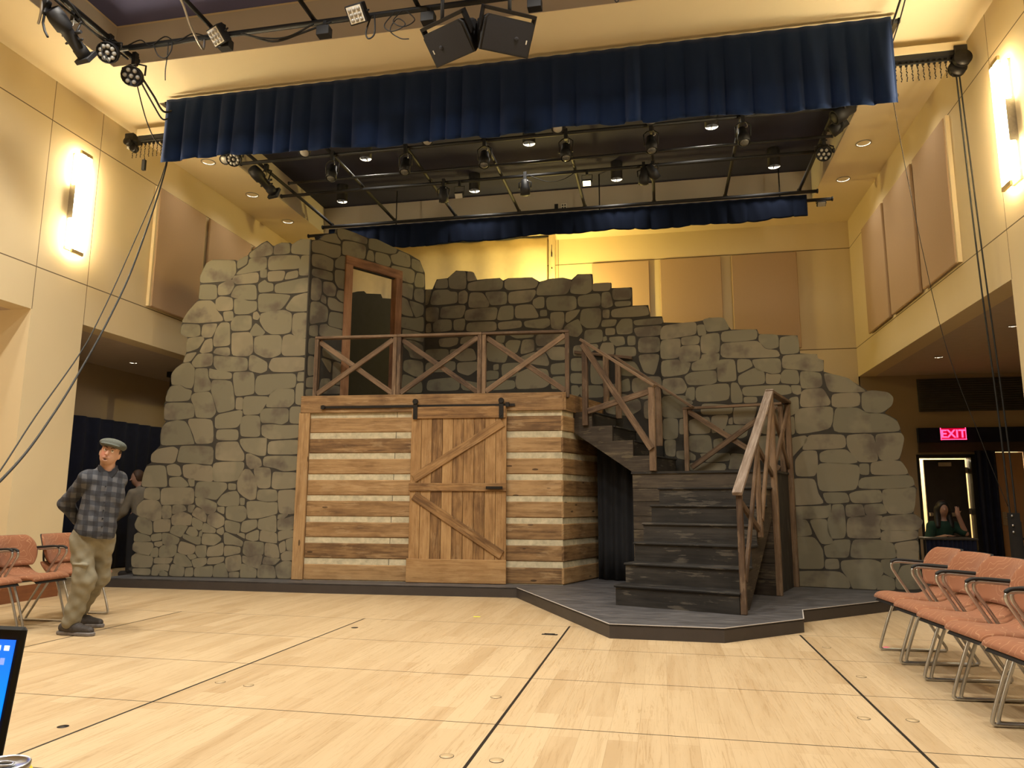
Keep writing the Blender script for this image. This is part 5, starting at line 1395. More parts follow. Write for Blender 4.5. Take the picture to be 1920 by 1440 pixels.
# ================================================================ chairs
def make_chair(label, group):
    """local frame: +x is the way the sitter faces"""
    t = thing('stacking_chair', label, 'chair', (0, 0, 0), 0, group)
    prof = [(0.30, 0.452), (0.27, 0.478), (0.20, 0.484), (0.08, 0.470), (-0.04, 0.468), (-0.12, 0.50), (-0.19, 0.565), (-0.215, 0.595)]
    def sect(prof, th, W, bow, front):
        cs = smooth([(x, 0, z) for x, z in prof], 4); n = len(cs)
        def fn(u, v):
            a = v * 2 * PI; i = u * (n - 1); k = min(int(i), n - 2); p = cs[k].lerp(cs[k + 1], i - k); d = (cs[k + 1] - cs[k]).normalized(); nn = Vector((-d.z, 0, d.x))
            if nn.z < 0: nn = -nn
            e = math.sin(PI * min(max(u, 0.0), 1.0)) ** 0.35; wv = W * (front(u)) 
            ca, sa_ = math.cos(a), math.sin(a)
            yy = wv * math.copysign(abs(ca) ** 0.5, ca); zz = th * e * math.copysign(abs(sa_) ** 0.6, sa_)
            return p + Vector((0, yy, 0)) + nn * zz + Vector((bow * (yy / W) ** 2, 0, 0))
        return fn
    b = MB(); b.grid(sect(prof, 0.031, 0.248, 0.0, lambda u: 0.93 + 0.07 * math.sin(PI * min(u * 1.6, 1)) - 0.10 * max(0, u - 0.75) * 4 * 0.6), 28, 28); b.build('seat', 'fabric', t)
    b = MB(); b.grid(sect([(x - 0.0, z - 0.026) for x, z in prof[:-1]], 0.012, 0.225, 0.0, lambda u: 0.9), 20, 20); b.build('seat_shell', 'black', t)
    bp = [(-0.150, 0.575), (-0.185, 0.64), (-0.215, 0.73), (-0.25, 0.82), (-0.285, 0.88)]
    b = MB(); b.grid(sect(bp, 0.024, 0.268, 0.075, lambda u: 0.56 + 0.44 * math.sin(PI * (0.08 + 0.80 * u)) ** 0.75), 22, 28); b.build('backrest', 'fabric', t)
    b = MB(); b.grid(sect([(x - 0.026, z) for x, z in bp], 0.012, 0.256, 0.075, lambda u: 0.56 + 0.44 * math.sin(PI * (0.08 + 0.80 * u)) ** 0.75), 18, 20); b.build('backrest_shell', 'black', t)
    for s in (-1, 1):
        y = s * 0.268
        path = smooth([(-0.19, y, 0.728), (0.0, y, 0.742), (0.075, y, 0.745), (0.118, y, 0.735), (0.125, y, 0.70), (0.10, y, 0.65), (0.0, y, 0.485), (-0.20, y, 0.15), (-0.268, y, 0.04), (-0.265, y, 0.016), (-0.24, y, 0.012), (0.0, y, 0.012), (0.22, y, 0.012), (0.255, y, 0.02), (0.258, y, 0.05), (0.20, y, 0.22), (0.12, y, 0.42), (0.10, y * 0.9, 0.44)], 5)
        b = MB(); b.tube(path, 0.0115, 10); b.build('side_frame', 'chrome', t)
        b = MB(); b.tube(smooth([(-0.215, y, 0.742), (-0.05, y, 0.755), (0.05, y, 0.762), (0.10, y, 0.757), (0.13, y, 0.738)], 4), [0.013] * 16 + [0.008], 10); b.build('arm_pad', 'rubber', t)
    b = MB()
    for x, z in ((0.10, 0.438), (-0.08, 0.445)): b.cyl((x, -0.265, z), (x, 0.265, z), 0.010, n=8)
    b.build('cross_bar', 'chrome', t)
    b = MB()
    for s in (-1, 1): b.tube(smooth([(-0.10, s * 0.15, 0.45), (-0.19, s * 0.15, 0.50), (-0.235, s * 0.15, 0.60), (-0.245, s * 0.15, 0.72)], 4), 0.010, 8)
    b.build('back_support', 'black', t)
    return t
c0 = make_chair('orange chair farthest back in the right row, nearest the stone flat', 'orange chairs in a row on the right')
c0.location = (2.09, 6.84, 0); c0.rotation_euler = (0, 0, PI + 0.085)
for y, nm, dx in ((6.27, 'second from the stone flat'), (5.72, 'middle of the five'), (5.18, 'second nearest the camera'), (4.62, 'nearest the camera, cut by the picture edge')) and [(6.27, 'second from the stone flat', 0), (5.73, 'middle of the five', 0), (5.19, 'fourth from the stone flat', 0), (4.62, 'nearest the camera and cut by the picture edge', 0)]:
    dup(c0, (2.085 + dx, y, 0), PI + 0.085, 'orange chair in the right row, ' + nm)
for x, y, lb in ((-6.27, 7.07, 'orange chair directly behind the man in the cap'), (-6.33, 6.53, 'orange chair in the left row, middle of the three'), (-6.36, 5.98, 'orange chair at the far left, cut by the picture edge')):
    d = dup(c0, (x, y, 0), 0.04, lb); d['group'] = 'orange chairs in a row on the left'

# ================================================================ people (smooth distance-field bodies meshed by surface nets)
def snets(fn, lo, hi, h):
    lo = np.array(lo, float); n = np.ceil((np.array(hi) - lo) / h).astype(int) + 1
    ax = [lo[i] + h * np.arange(n[i]) for i in range(3)]
    X, Y, Z = np.meshgrid(*ax, indexing='ij'); V = fn(X.astype(np.float32), Y.astype(np.float32), Z.astype(np.float32))
    S = V < 0; c = tuple(k - 1 for k in n)
    acc = np.zeros(c + (3,), np.float32); cnt = np.zeros(c, np.float32)
    def sl(o): return tuple(slice(o[i], o[i] + c[i]) for i in range(3))
    offs = [(i, j, k) for i in (0, 1) for j in (0, 1) for k in (0, 1)]
    for a in offs:
        for ax_ in range(3):
            if a[ax_] == 1: continue
            bo = list(a); bo[ax_] = 1
            va, vb = V[sl(a)], V[sl(bo)]; m = (va < 0) != (vb < 0)
            t = np.where(m, va / np.where(m, va - vb, 1), 0)
            for q in range(3): acc[..., q] += np.where(m, a[q] + (t if q == ax_ else 0), 0)
            cnt += m
    act = cnt > 0; idx = -np.ones(c, int); idx[act] = np.arange(act.sum())
    ii = np.argwhere(act); vs = (ii + acc[act] / cnt[act][:, None]) * h + lo
    F = []
    for ax_ in range(3):
        b1, b2 = (ax_ + 1) % 3, (ax_ + 2) % 3
        A = S[tuple(slice(0, -1) if q == ax_ else slice(1, -1) for q in range(3))]
        B = S[tuple(slice(1, None) if q == ax_ else slice(1, -1) for q in range(3))]
        for e in np.argwhere(A != B):
            p = [0, 0, 0]; p[ax_] = e[ax_]; p[b1] = e[b1] + 1; p[b2] = e[b2] + 1
            q = []
            for d1, d2 in ((-1, -1), (0, -1), (0, 0), (-1, 0)):
                r = list(p); r[b1] += d1; r[b2] += d2; q.append(idx[tuple(r)])
            if min(q) < 0: continue
            F.append(q if A[tuple(e)] else q[::-1])
    return vs, F
def cap(p, q, r0, r1=None):
    p, q = np.array(p, float), np.array(q, float); r1 = r0 if r1 is None else r1; d = q - p; l2 = float(d @ d)
    def f(X, Y, Z):
        t = np.clip(((X - p[0]) * d[0] + (Y - p[1]) * d[1] + (Z - p[2]) * d[2]) / l2, 0, 1)
        return np.sqrt((X - p[0] - t * d[0]) ** 2 + (Y - p[1] - t * d[1]) ** 2 + (Z - p[2] - t * d[2]) ** 2) - (r0 + (r1 - r0) * t)
    return f
def ell(c, r, R=None):
    c = np.array(c, float); r = np.array(r, float); R = np.eye(3) if R is None else np.array(R)   # rows of R = ellipsoid axes
    def f(X, Y, Z):
        x, y, z = X - c[0], Y - c[1], Z - c[2]; a = [(R[i][0] * x + R[i][1] * y + R[i][2] * z) for i in range(3)]
        k0 = np.sqrt(sum((a[i] / r[i]) ** 2 for i in range(3))); k1 = np.sqrt(sum((a[i] / r[i] ** 2) ** 2 for i in range(3)))
        return k0 * (k0 - 1) / np.maximum(k1, 1e-6)
    return f
def sm(fs, k):
    def f(X, Y, Z):
        d = fs[0](X, Y, Z)
        for g in fs[1:]:
            e = g(X, Y, Z); h = np.clip(0.5 + 0.5 * (e - d) / k, 0, 1); d = e * (1 - h) + d * h - k * h * (1 - h)
        return d
    return f
def sub(f, g, k=0.01):
    def o(X, Y, Z):
        d, e = f(X, Y, Z), -g(X, Y, Z); h = np.clip(0.5 - 0.5 * (d - e) / k, 0, 1)
        return d * (1 - h) + e * h + k * h * (1 - h)
    return o
def cut(f, n, off):
    return lambda X, Y, Z: np.maximum(f(X, Y, Z), n[0] * X + n[1] * Y + n[2] * Z - off)
def wrinkle(f, amp, s):
    return lambda X, Y, Z: f(X, Y, Z) + amp * (np.sin(X * s + 2.1 * np.sin(Z * s * .6)) * np.sin(Z * s * 1.3 + 1.7 * np.sin(Y * s)) + 0.5 * np.sin((X + Z) * s * 1.9 + Y * s))
def blob(name, fn, lo, hi, h, mat, parent):
    vs, F = snets(fn, lo, hi, h)
    me = bpy.data.meshes.new(name); me.from_pydata(vs.tolist(), [], F); me.polygons.foreach_set('use_smooth', [True] * len(me.polygons)); me.materials.append(M[mat]); me.update()
    o = bpy.data.objects.new(name, me); COL.objects.link(o); o.parent = parent
    md = o.modifiers.new('soften', 'SMOOTH'); md.factor = 0.5; md.iterations = 3
    return o
def skin_mat(name, col, head, rough=0.5):
    m, nt, b = _nt(name); oc = objco(nt)
    n_ = noise(nt, oc, 22, 3); c = mixc(nt, n_, tuple(x * 0.93 for x in col), col)
    if head:
        g = N(nt, 'ShaderNodeVectorMath', operation='DISTANCE'); L(nt, oc, g.inputs[0]); g.inputs[1].default_value = head['cheek']
        c = mixc(nt, ramp(nt, g.outputs['Value'], ((0.0, (0.7, 0.7, 0.7)), (0.075, (0, 0, 0)))), c, (0.62, 0.20, 0.15))
        g = N(nt, 'ShaderNodeVectorMath', operation='DISTANCE'); L(nt, oc, g.inputs[0]); g.inputs[1].default_value = head['chin']
        c = mixc(nt, ramp(nt, g.outputs['Value'], ((0.035, (0.55, 0.55, 0.55)), (0.085, (0, 0, 0)))), c, (0.30, 0.17, 0.10))
    L(nt, c, b.inputs['Base Color']); b.inputs['Roughness'].default_value = rough
    b.inputs['Subsurface Weight'].default_value = 0.05
    return m
def plaid_mat():
    m, nt, b = _nt('navy_grey_plaid'); oc = objco(nt); s = N(nt, 'ShaderNodeSeparateXYZ'); L(nt, oc, s.inputs[0])
    lat = mth(nt, 'ADD', mth(nt, 'MULTIPLY', s.outputs[0], 0.78), mth(nt, 'MULTIPLY', s.outputs[1], 0.62))
    w_ = noise(nt, oc, 9, 2); lat = mth(nt, 'ADD', lat, mth(nt, 'MULTIPLY', w_, 0.02)); zz = mth(nt, 'ADD', mth(nt, 'ADD', s.outputs[2], mth(nt, 'MULTIPLY', w_, 0.03)), mth(nt, 'MULTIPLY', lat, 0.12))
    q = [mth(nt, 'GREATER_THAN', mth(nt, 'FRACT', mth(nt, 'DIVIDE', mth(nt, 'ADD', v, 10.0), p)), 0.5) for v, p in ((lat, 0.085), (zz, 0.095))]
    f = mth(nt, 'MULTIPLY', mth(nt, 'ADD', *q), 0.5)
    c = ramp(nt, f, ((0.1, (0.012, 0.015, 0.026)), (0.5, (0.036, 0.042, 0.058)), (0.95, (0.110, 0.115, 0.132))))
    c = mixc(nt, 0.25, c, mixc(nt, noise(nt, oc, 160, 2), (0.0, 0.0, 0.0), (0.12, 0.12, 0.13)))
    L(nt, c, b.inputs['Base Color']); b.inputs['Roughness'].default_value = 0.9
    return m
M['plaid'] = plaid_mat()
M['khaki'] = plain('khaki_cotton', (0.215, 0.195, 0.138), 0.9, var=0.12, scale=14)
M['shoe'] = plain('dark_trainer_mesh', (0.042, 0.036, 0.034), 0.7, var=0.3, scale=60)
M['sole'] = plain('grey_shoe_sole', (0.16, 0.145, 0.14), 0.6, var=0.2, scale=40)
M['cap'] = plain('grey_green_wool', (0.085, 0.095, 0.082), 0.95, var=0.15, scale=70)
M['hair'] = plain('brown_hair', (0.07, 0.035, 0.018), 0.6, var=0.3, scale=120)
M['eye'] = plain('eye_white', (0.75, 0.72, 0.68), 0.25, var=0.02)
M['iris'] = plain('brown_iris', (0.05, 0.025, 0.012), 0.2)
M['mouth'] = plain('mouth_inside', (0.07, 0.015, 0.012), 0.6)
M['collar'] = plain('dark_collar_cloth', (0.018, 0.020, 0.028), 0.9, var=0.2)

FW = np.array((.74, -.67, 0.)); RT = np.array((-.67, -.74, 0.))      # chest facing and his right-hand side
man = thing('person', 'standing man in a grey flat cap and plaid shirt, hands clasped behind his back', 'person', (-5.40, 6.27, 0))
HC = np.array((0.162, -0.03, 1.692))                                     # head centre
fh = np.array((.46, -.87, .10)); fh /= np.linalg.norm(fh); up = np.array((.20, .10, .97)); rh = np.cross(fh, up); rh /= np.linalg.norm(rh); up = np.cross(rh, fh)
def HP_(a, f, u): return HC + rh * a + fh * f + up * u                   # point on the head: right, forward, up
HR = [rh, fh, up]
sh_r, sh_l = np.array((.025, -.135, 1.445)), np.array((.135, .14, 1.445))
el_r, el_l = np.array((-.265, -.05, 1.205)), np.array((-.04, .30, 1.17))
wr_r, wr_l = np.array((-.185, .06, 1.015)), np.array((-.12, .14, 1.00))
hip_r, hip_l = np.array((-.02, -.075, .90)), np.array((.075, .085, .90))
kn_r, kn_l = np.array((.06, -.09, .50)), np.array((.005, .17, .50))
an_r, an_l = np.array((-.050, -.085, .10)), np.array((-.315, .325, .12))
head = sm([ell(HP_(0, -.008, .028), (.084, .102, .10), HR), ell(HP_(0, .014, -.045), (.074, .076, .075), HR), ell(HP_(0, .05, -.092), (.036, .034, .028), HR)], .035)
head = sm([head, cap(HP_(0, .098, .012), HP_(0, .118, -.028), .011, .017), ell(HP_(0, .094, -.062), (.030, .016, .012), HR), ell(HP_(0, .088, -.088), (.026, .014, .010), HR),
           cap(HP_(-.055, .078, .040), HP_(.055, .078, .040), .013)], .016)
for s in (-1, 1):
    head = sub(head, ell(HP_(s * .032, .108, .012), (.020, .018, .013), HR), .012)
    head = sm([head, ell(HP_(s * .086, -.008, -.012), (.011, .022, .034), HR)], .010)
head = sub(head, ell(HP_(.004, .108, -.076), (.021, .022, .0095), HR), .006)
neck = cap((.125, .0, 1.47), HP_(0, -.02, -.08), .070, .064)
hand = []
for w_, s in ((wr_r, 1), (wr_l, -1)):
    d = np.array((.05 * s, .055 * s * .4, -.06)); pm = w_ + d * 1.0
    hand += [cap(w_, pm, .030, .036)]
    for k in range(4):
        o = np.array((-.02 + .016 * k, .012 * k * s - .02 * s, -.01)); a0 = pm + o * .9; a1 = a0 + np.array((.030 * s, .012 * s, -.035 + .004 * k)); a2 = a1 + np.array((.022 * s, -.012, -.006))
        hand += [cap(a0, a1, .010, .009), cap(a1, a2, .009, .008)]
    hand += [cap(w_ + d * .35, w_ + d * .6 + np.array((-.012, -.045, -.01)), .012, .010)]
body = sm([cap((.03, .0, .98), (.09, .0, 1.30), .115, .14), cap(sh_r * .9 + sh_l * .1, sh_l * .9 + sh_r * .1, .06)], .06)
for s_, e_, w_ in ((sh_r, el_r, wr_r), (sh_l, el_l, wr_l)): body = sm([body, cap(s_, e_, .05, .04), cap(e_, w_, .04, .028)], .03)
for h_, k_, a_ in ((hip_r, kn_r, an_r), (hip_l, kn_l, an_l)): body = sm([body, cap(h_, k_, .085, .055), cap(k_, a_, .055, .036)], .05)
body = sm([body, neck] , .03); body = sm([body, head], .012); body = sm([body] + hand, .008)
M['skin'] = skin_mat('fair_skin', (0.52, 0.305, 0.21), {'cheek': tuple(HP_(.04, .085, -.03)), 'chin': tuple(HP_(0.01, .07, -.10))})
blob('body', body, (-.46, -.32, .02), (.44, .46, 1.84), .0075, 'skin', man)
# shirt
chest = sm([ell((.110, .0, 1.30), (.180, .142, .22), [RT, FW, (0, 0, 1)]), ell((.075, -.02, 1.05), (.172, .158, .26), [RT, FW, (0, 0, 1)]), ell((.05, -.01, .93), (.165, .15, .12), [RT, FW, (0, 0, 1)]), cap(sh_r, sh_l, .075), cap((.115, 0, 1.44), (.132, -.008, 1.535), .105, .082)], .075)
arms = []
for s_, e_, w_ in ((sh_r, el_r, wr_r), (sh_l, el_l, wr_l)): arms += [cap(s_, e_, .076, .064), cap(e_, e_ * .18 + w_ * .82, .066, .052)]
shirt = sm([chest] + arms, .035)
shirt = cut(shirt, (-.30, .03, -1.0), -.935)
shirt = sub(shirt, cap((.14, -.02, 1.535), (.16, -.04, 1.70), .066, .075), .012)
blob('shirt', wrinkle(shirt, .0035, 26), (-.46, -.32, .80), (.44, .46, 1.62), .009, 'plaid', man)
col_ = MB(); cc = Vector((.138, -.018, 1.532))
def collar(u, v):
    a = u * 2 * PI; p = Vector((cc.x, cc.y, cc.z)); e = Vector(tuple(RT)) * math.cos(a) * (.078 + .012 * v) + Vector(tuple(FW)) * math.sin(a) * (.074 + .016 * v)
    fr = max(0, math.sin(a)) ** 3
    return p + e + Vector((0, 0, .045 - .065 * fr - (.05 + 0.03 * fr) * v))
col_.grid(collar, 32, 4); col_.build('collar', 'collar', man, solid=.008)
b = MB()
for k in range(7):
    z = 1.37 - .075 * k; p = Vector((.10, -.01, z)) + Vector(tuple(FW)) * (.150 + .008 * math.sin(k)); b.cyl(p, p + Vector(tuple(FW)) * .008, .008, n=8)
b.build('shirt_button', 'collar', man)
# trousers
tr = sm([ell((.035, 0, .93), (.158, .145, .13), [RT, FW, (0, 0, 1)]), cap(hip_r + (0, 0, -.03), kn_r, .108, .088), cap(hip_l + (0, 0, -.03), kn_l, .105, .082)], .06)
tr = sm([tr, cap(kn_r, an_r + (0.0, 0, .02), .088, .080), cap(kn_l, an_l + (0.0, 0, .03), .080, .066)], .05)
tr = sm([tr, ell((.055, -.155, .57), (.07, .035, .09)), ell((.055, -.160, .648), (.082, .040, .020))], .012)
tr = cut(tr, (0, 0, 1), .985); tr = cut(tr, (.15, 0, -1.0), -.058)
blob('trousers', wrinkle(tr, .008, 23), (-.30, -.30, .03), (.38, .46, 1.0), .010, 'khaki', man)
# shoes
for an, ang, z in ((an_r, -.04, 0.0), (an_l, .05, 0.0)):
    dx = np.array((math.cos(ang), math.sin(ang), 0)); p0 = np.array((an[0], an[1], 0)) - dx * .055
    up_ = sm([cap(p0 - dx * .02 + (0, 0, .066), p0 + dx * .13 + (0, 0, .062), .047, .048), cap(p0 + dx * .13 + (0, 0, .059), p0 + dx * .275 + (0, 0, .045), .048, .036), cap(p0 + dx * .05 + (0, 0, .07), p0 + dx * .045 + (0, 0, .125), .045, .042)], .03)
    up_ = cut(up_, (0, 0, -1), -.026)
    lo_ = p0 - .12; hi_ = p0 + dx * .34 + .12
    lo3 = (min(lo_[0], hi_[0]) - .02, min(lo_[1], hi_[1]) - .1, 0.0); hi3 = (max(lo_[0], hi_[0]) + .02, max(lo_[1], hi_[1]) + .1, .2)
    sh = blob('shoe', up_, lo3, hi3, .008, 'shoe', man)
    b = MB(); R = Matrix.Rotation(ang, 3, 'Z'); pr_ = [(-.075, .032), (-.02, .045), (.08, .042), (.19, .052), (.28, .044), (.325, .018)]
    o2 = [(x, y) for x, y in pr_] + [(x, -y) for x, y in reversed(pr_)]
    q = [R @ Vector((x, y, 0)) + Vector((p0[0], p0[1], 0)) for x, y in o2][::-1]
    b.prism([(v.x, v.y) for v in q], (0, 0, 0), (1, 0, 0), (0, 1, 0), 0.0, .034); so = b.build('sole', 'sole', sh, bevel=.008)
# cap, hair, eyes, mouth
capf = sm([ell(HP_(.0, -.014, .085), (.118, .132, .056), HR), ell(HP_(.0, .04, .084), (.112, .09, .038), HR)], .03)
capf = sub(capf, ell(HP_(0, -.008, .03), (.086, .104, .085), HR), .01)
capf = sm([capf, sub(ell(HP_(0, .100, .064), (.088, .062, .013), HR), ell(HP_(0, .105, .042), (.078, .06, .016), HR), .008)], .012)
blob('flat_cap', capf, HC - .16, HC + .19, .006, 'cap', man)
hr_ = sub(ell(HP_(0, -.018, .018), (.0905, .104, .085), HR), ell(HP_(0, .09, -.02), (.10, .098, .13), HR), .01)
hr_ = cut(hr_, tuple(up), float(up @ HP_(0, 0, .075))); hr_ = cut(hr_, tuple(-up), float(-up @ HP_(0, 0, -.035)))
blob('hair', hr_, HC - .13, HC + .13, .007, 'hair', man)
for s in (-1, 1):
    b = MB(); b.ball(HP_(s * .032, .083, .012), .0135, 12); e = b.build('eye', 'eye', man)
    b = MB(); b.ball(HP_(s * .032 - .003, .0945, .0155), (.0052, .0052, .0058), 10); b.build('iris', 'iris', e)
    b = MB(); b.tube([HP_(s * .015, .100, .034), HP_(s * .034, .101, .042), HP_(s * .055, .088, .036)], [.004, .0045, .002], 6); b.build('eyebrow', 'hair', man)
b = MB(); b.ball(HP_(.004, .085, -.076), (.019, .014, .012)); b.build('mouth', 'mouth', man)

# figure stepping out behind the left flat, mostly hidden
M['beige'] = plain('beige_cloth', (0.22, 0.19, 0.145), 0.9, var=0.1, scale=12)
M['dark_cloth'] = plain('dark_trousers', (0.02, 0.02, 0.024), 0.9, var=0.1)
M['skin2'] = skin_mat('dim_skin', (0.44, 0.25, 0.18), None)
p2 = thing('person', 'person in a beige top half hidden behind the left edge of the stone flat', 'person', (-8.60, 11.05, 0.0)); p2.scale = (1, 1, 1.085)
hc = np.array((-.10, -.02, 1.48))
bd = sm([ell(hc, (.085, .10, .12)), cap((-.02, 0, 1.30), hc, .055), cap((.02, 0, .95), (.02, 0, 1.22), .11, .13)], .03)
bd = sm([bd, cap((-.08, -.14, 1.22), (-.16, -.20, .95), .045, .04), cap((-.16, -.20, .95), (-.30, -.22, .84), .04, .03), ell((-.35, -.22, .82), (.05, .02, .035)), cap((.12, .14, 1.22), (.2, .12, .9), .045, .04)], .02)
for k in range(4): bd = sm([bd, cap((-.38, -.235 + .012 * k, .815 + .004 * k), (-.435, -.24 + .016 * k, .80), .009, .007)], .006)
bd = sm([bd, cap((-.35, -.20, .82), (-.39, -.17, .85), .010, .008), cap((-.04, -.07, .9), (-.05, -.06, .06), .08, .045), cap((.1, .08, .9), (.12, .08, .06), .08, .045)], .03)
bd = sm([bd, cap(hc + (-.03, -.10, -.02), hc + (-.035, -.115, -.035), .012)], .012)
blob('body', bd, (-.5, -.32, 0.0), (.3, .26, 1.65), .011, 'skin2', p2)
blob('top', cut(sm([cap((.02, 0, .92), (.02, 0, 1.22), .145, .155), cap((-.07, -.14, 1.24), (-.155, -.20, .97), .075, .062), cap((-.155, -.20, .97), (-.26, -.215, .87), .062, .05), cap((.12, .14, 1.24), (.2, .12, .92), .075, .06)], .05), (0, 0, -1), -.82), (-.4, -.34, .78), (.34, .3, 1.42), .012, 'beige', p2)
blob('trousers', sm([cap((.02, 0, .92), (.04, 0, .86), .14), cap((-.04, -.07, .85), (-.05, -.06, .10), .105, .075), cap((.1, .08, .85), (.12, .08, .10), .105, .075)], .05), (-.2, -.2, .02), (.3, .26, 1.08), .014, 'dark_cloth', p2)
for x, y in ((-.05, -.06), (.12, .08)): blob('shoe', cut(cap((x + .02, y, .045), (x - .15, y - .03, .035), .048, .042), (0, 0, -1), 0.0), (x - .24, y - .12, -.02), (x + .12, y + .08, .12), .012, 'shoe', p2)
blob('hair', sub(ell(hc + (.012, .01, .02), (.098, .112, .115)), ell(hc + (-.05, -.08, -.05), (.10, .11, .13)), .01), hc - .16, hc + .16, .011, 'hair', p2)

# woman sitting in the dark by the exit door
M['green_cloth'] = plain('dark_green_cloth', (0.010, 0.040, 0.024), 0.9, var=0.15)
M['dark_hair'] = plain('dark_hair', (0.012, 0.009, 0.008), 0.5, var=0.3, scale=80)
p3 = thing('person', 'seated person with long dark hair and a dark green top by the exit door', 'person', (4.38, 13.1, 0))
hc = np.array((0.02, -.04, 1.16))
bd = sm([ell(hc, (.075, .092, .115)), cap((.02, 0, .95), hc, .05), cap((.02, .05, .50), (.02, .02, .90), .11, .11)], .03)
ps = [((-.16, .0, .88), (-.22, -.05, .66)), ((-.22, -.05, .66), (-.05, -.24, .735)), ((.19, .0, .88), (.30, -.10, .78)), ((.30, -.10, .78), (.20, -.14, 1.06))]
bd = sm([bd] + [cap(a, c, .042, .034) for a, c in ps] + [ell((.19, -.14, 1.11), (.035, .025, .05)), ell((-.0, -.27, .745), (.05, .035, .02))], .03)
for k in range(4): bd = sm([bd, cap((.17 + .016 * k, -.145, 1.15), (.165 + .018 * k, -.13, 1.20 + .005 * (k == 1)), .009, .007), cap((.04, -.29 + .016 * k, .745), (.085, -.30 + .018 * k, .745), .009, .007)], .006)
bd = sm([bd, cap((.215, -.14, 1.09), (.245, -.15, 1.13), .010, .008), cap((-.03, -.29, .745), (-.04, -.325, .745), .010, .008), cap(hc + (0, -.09, 0), hc + (0, -.105, -.02), .011)], .01)
bd = sm([bd, cap((-.08, 0, .52), (-.10, -.36, .50), .08, .06), cap((.12, 0, .52), (.14, -.36, .50), .08, .06), cap((-.10, -.36, .5), (-.10, -.33, .06), .055, .04), cap((.14, -.36, .5), (.14, -.33, .06), .055, .04)], .03)
blob('body', bd, (-.34, -.48, 0.0), (.4, .22, 1.32), .011, 'skin2', p3)
blob('top', cut(sm([cap((.02, .05, .55), (.02, .02, .86), .14, .14), cap((-.15, 0, .88), (-.215, -.05, .70), .075, .07), cap((.18, 0, .88), (.28, -.08, .80), .075, .07), cap((-.14, 0, .89), (.18, 0, .89), .07)], .05), (0, 0, -1), -.48), (-.34, -.25, .44), (.42, .26, 1.04), .012, 'green_cloth', p3)
blob('hair', sub(sm([ell(hc + (0, .015, .02), (.098, .112, .122)), cap(hc + (-.085, .03, .0), hc + (-.10, -.02, -.27), .04, .05), cap(hc + (.085, .03, 0), hc + (.10, -.01, -.27), .04, .05), ell(hc + (0, .06, -.12), (.11, .06, .16))], .04), ell(hc + (0, -.10, -.03), (.068, .09, .10)), .015), (-.2, -.2, .80), (.24, .2, 1.34), .011, 'dark_hair', p3)
for x in (-.08, .12): blob('trousers', sm([cap((x, 0, .53), (x - .0 + .02 * (x > 0) - .02 * (x < 0), -.36, .51), .095, .078), cap((x * 1.15, -.36, .5), (x * 1.15, -.33, .10), .075, .062)], .04), (x - .14, -.48, .02), (x + .16, .14, .66), .013, 'dark_cloth', p3)
for x in (-.10, .14): blob('shoe', cut(cap((x, -.33, .045), (x, -.50, .035), .045, .04), (0, 0, -1), 0.0), (x - .08, -.6, -.02), (x + .08, -.24, .12), .012, 'shoe', p3)
t = thing('black_stool', 'black stool under the seated person by the exit door', 'stool', (4.40, 13.12, 0))
b = MB(); b.bx(-.2, .2, -.17, .2, .38, .425); b.build('seat', 'black', t, bevel=.01)
for x in (-.17, .17):
    for y in (-.14, .17): b = MB(); b.cyl((x, y, 0), (x * .8, y * .8, .39), .014, n=8); b.build('leg', 'black', t)
t = thing('control_table', 'dark skirted table in front of the seated person by the exit door', 'table', (4.30, 12.62, 0))
b = MB(); b.bx(-.40, .34, -.20, .24, .70, .73); b.build('tabletop', plain('dark_grey_laminate', (0.06, 0.055, 0.05), 0.5, var=0.1), t, bevel=.006)
b = MB(); b.grid(lambda u, v: (-.38 + .70 * u, -.18 + .012 * math.sin(u * 70), .03 + .67 * v), 80, 3); b.build('skirt', 'navy_drape', t, solid=.004)
for x in (-.36, .30):
    for y in (-.14, .2): b = MB(); b.cyl((x, y, 0), (x, y, .70), .016, n=8); b.build('leg', 'black', t)
t = thing('folded_chair_rack', 'black folded chairs leaning on a rack at the right edge', 'chair rack', (3.62, 7.45, 0))
bpy.data.objects.remove(t)
t = thing('music_stand_case', 'black slatted stand at the right picture edge behind the chairs', 'stand', (4.02, 9.35, 0))
b = MB()
for x in (-.10, .10): b.bx(x - .015, x + .015, -.02, .02, 0, 1.05)
b.build('upright', 'black', t)
b = MB()
for k in range(6): b.box((0, 0, .45 + k * .09), (.2, .015, .02), Matrix.Rotation(-.5, 3, 'Y'))
b.build('slat', 'black', t)
b = MB(); b.bx(-.2, .2, -.15, .15, 0, .04); b.build('foot', 'black', t)
M['yellow'] = plain('yellow_plastic', (0.78, 0.60, 0.03), 0.5, var=0.08)
b = MB(); b.grid(lambda u, v: (3.98 + .30 * u + .02 * math.sin(v * 7), 8.78 + .02 * math.cos(u * 9), .60 + .15 * v + .012 * math.sin(u * 14)), 20, 8)
b.grid(lambda u, v: (3.98 + .30 * u, 8.78 + .16 * v, .75 + .012 * math.sin(u * 14) - .02 * v), 20, 4)
tag(b.build('yellow_bag', 'yellow', solid=.01), 'yellow bag lying behind the right row of chairs', 'bag')
t = thing('side_box', 'black equipment box under the yellow bag behind the chairs', 'box', (4.13, 8.90, 0))
b = MB(); b.bx(-.2, .2, -.15, .2, 0, .59); b.build('case', 'black', t, bevel=.01)
b = MB(); b.bx(-.06, .06, -.17, -.15, .38, .41); b.build('handle', 'iron', t)

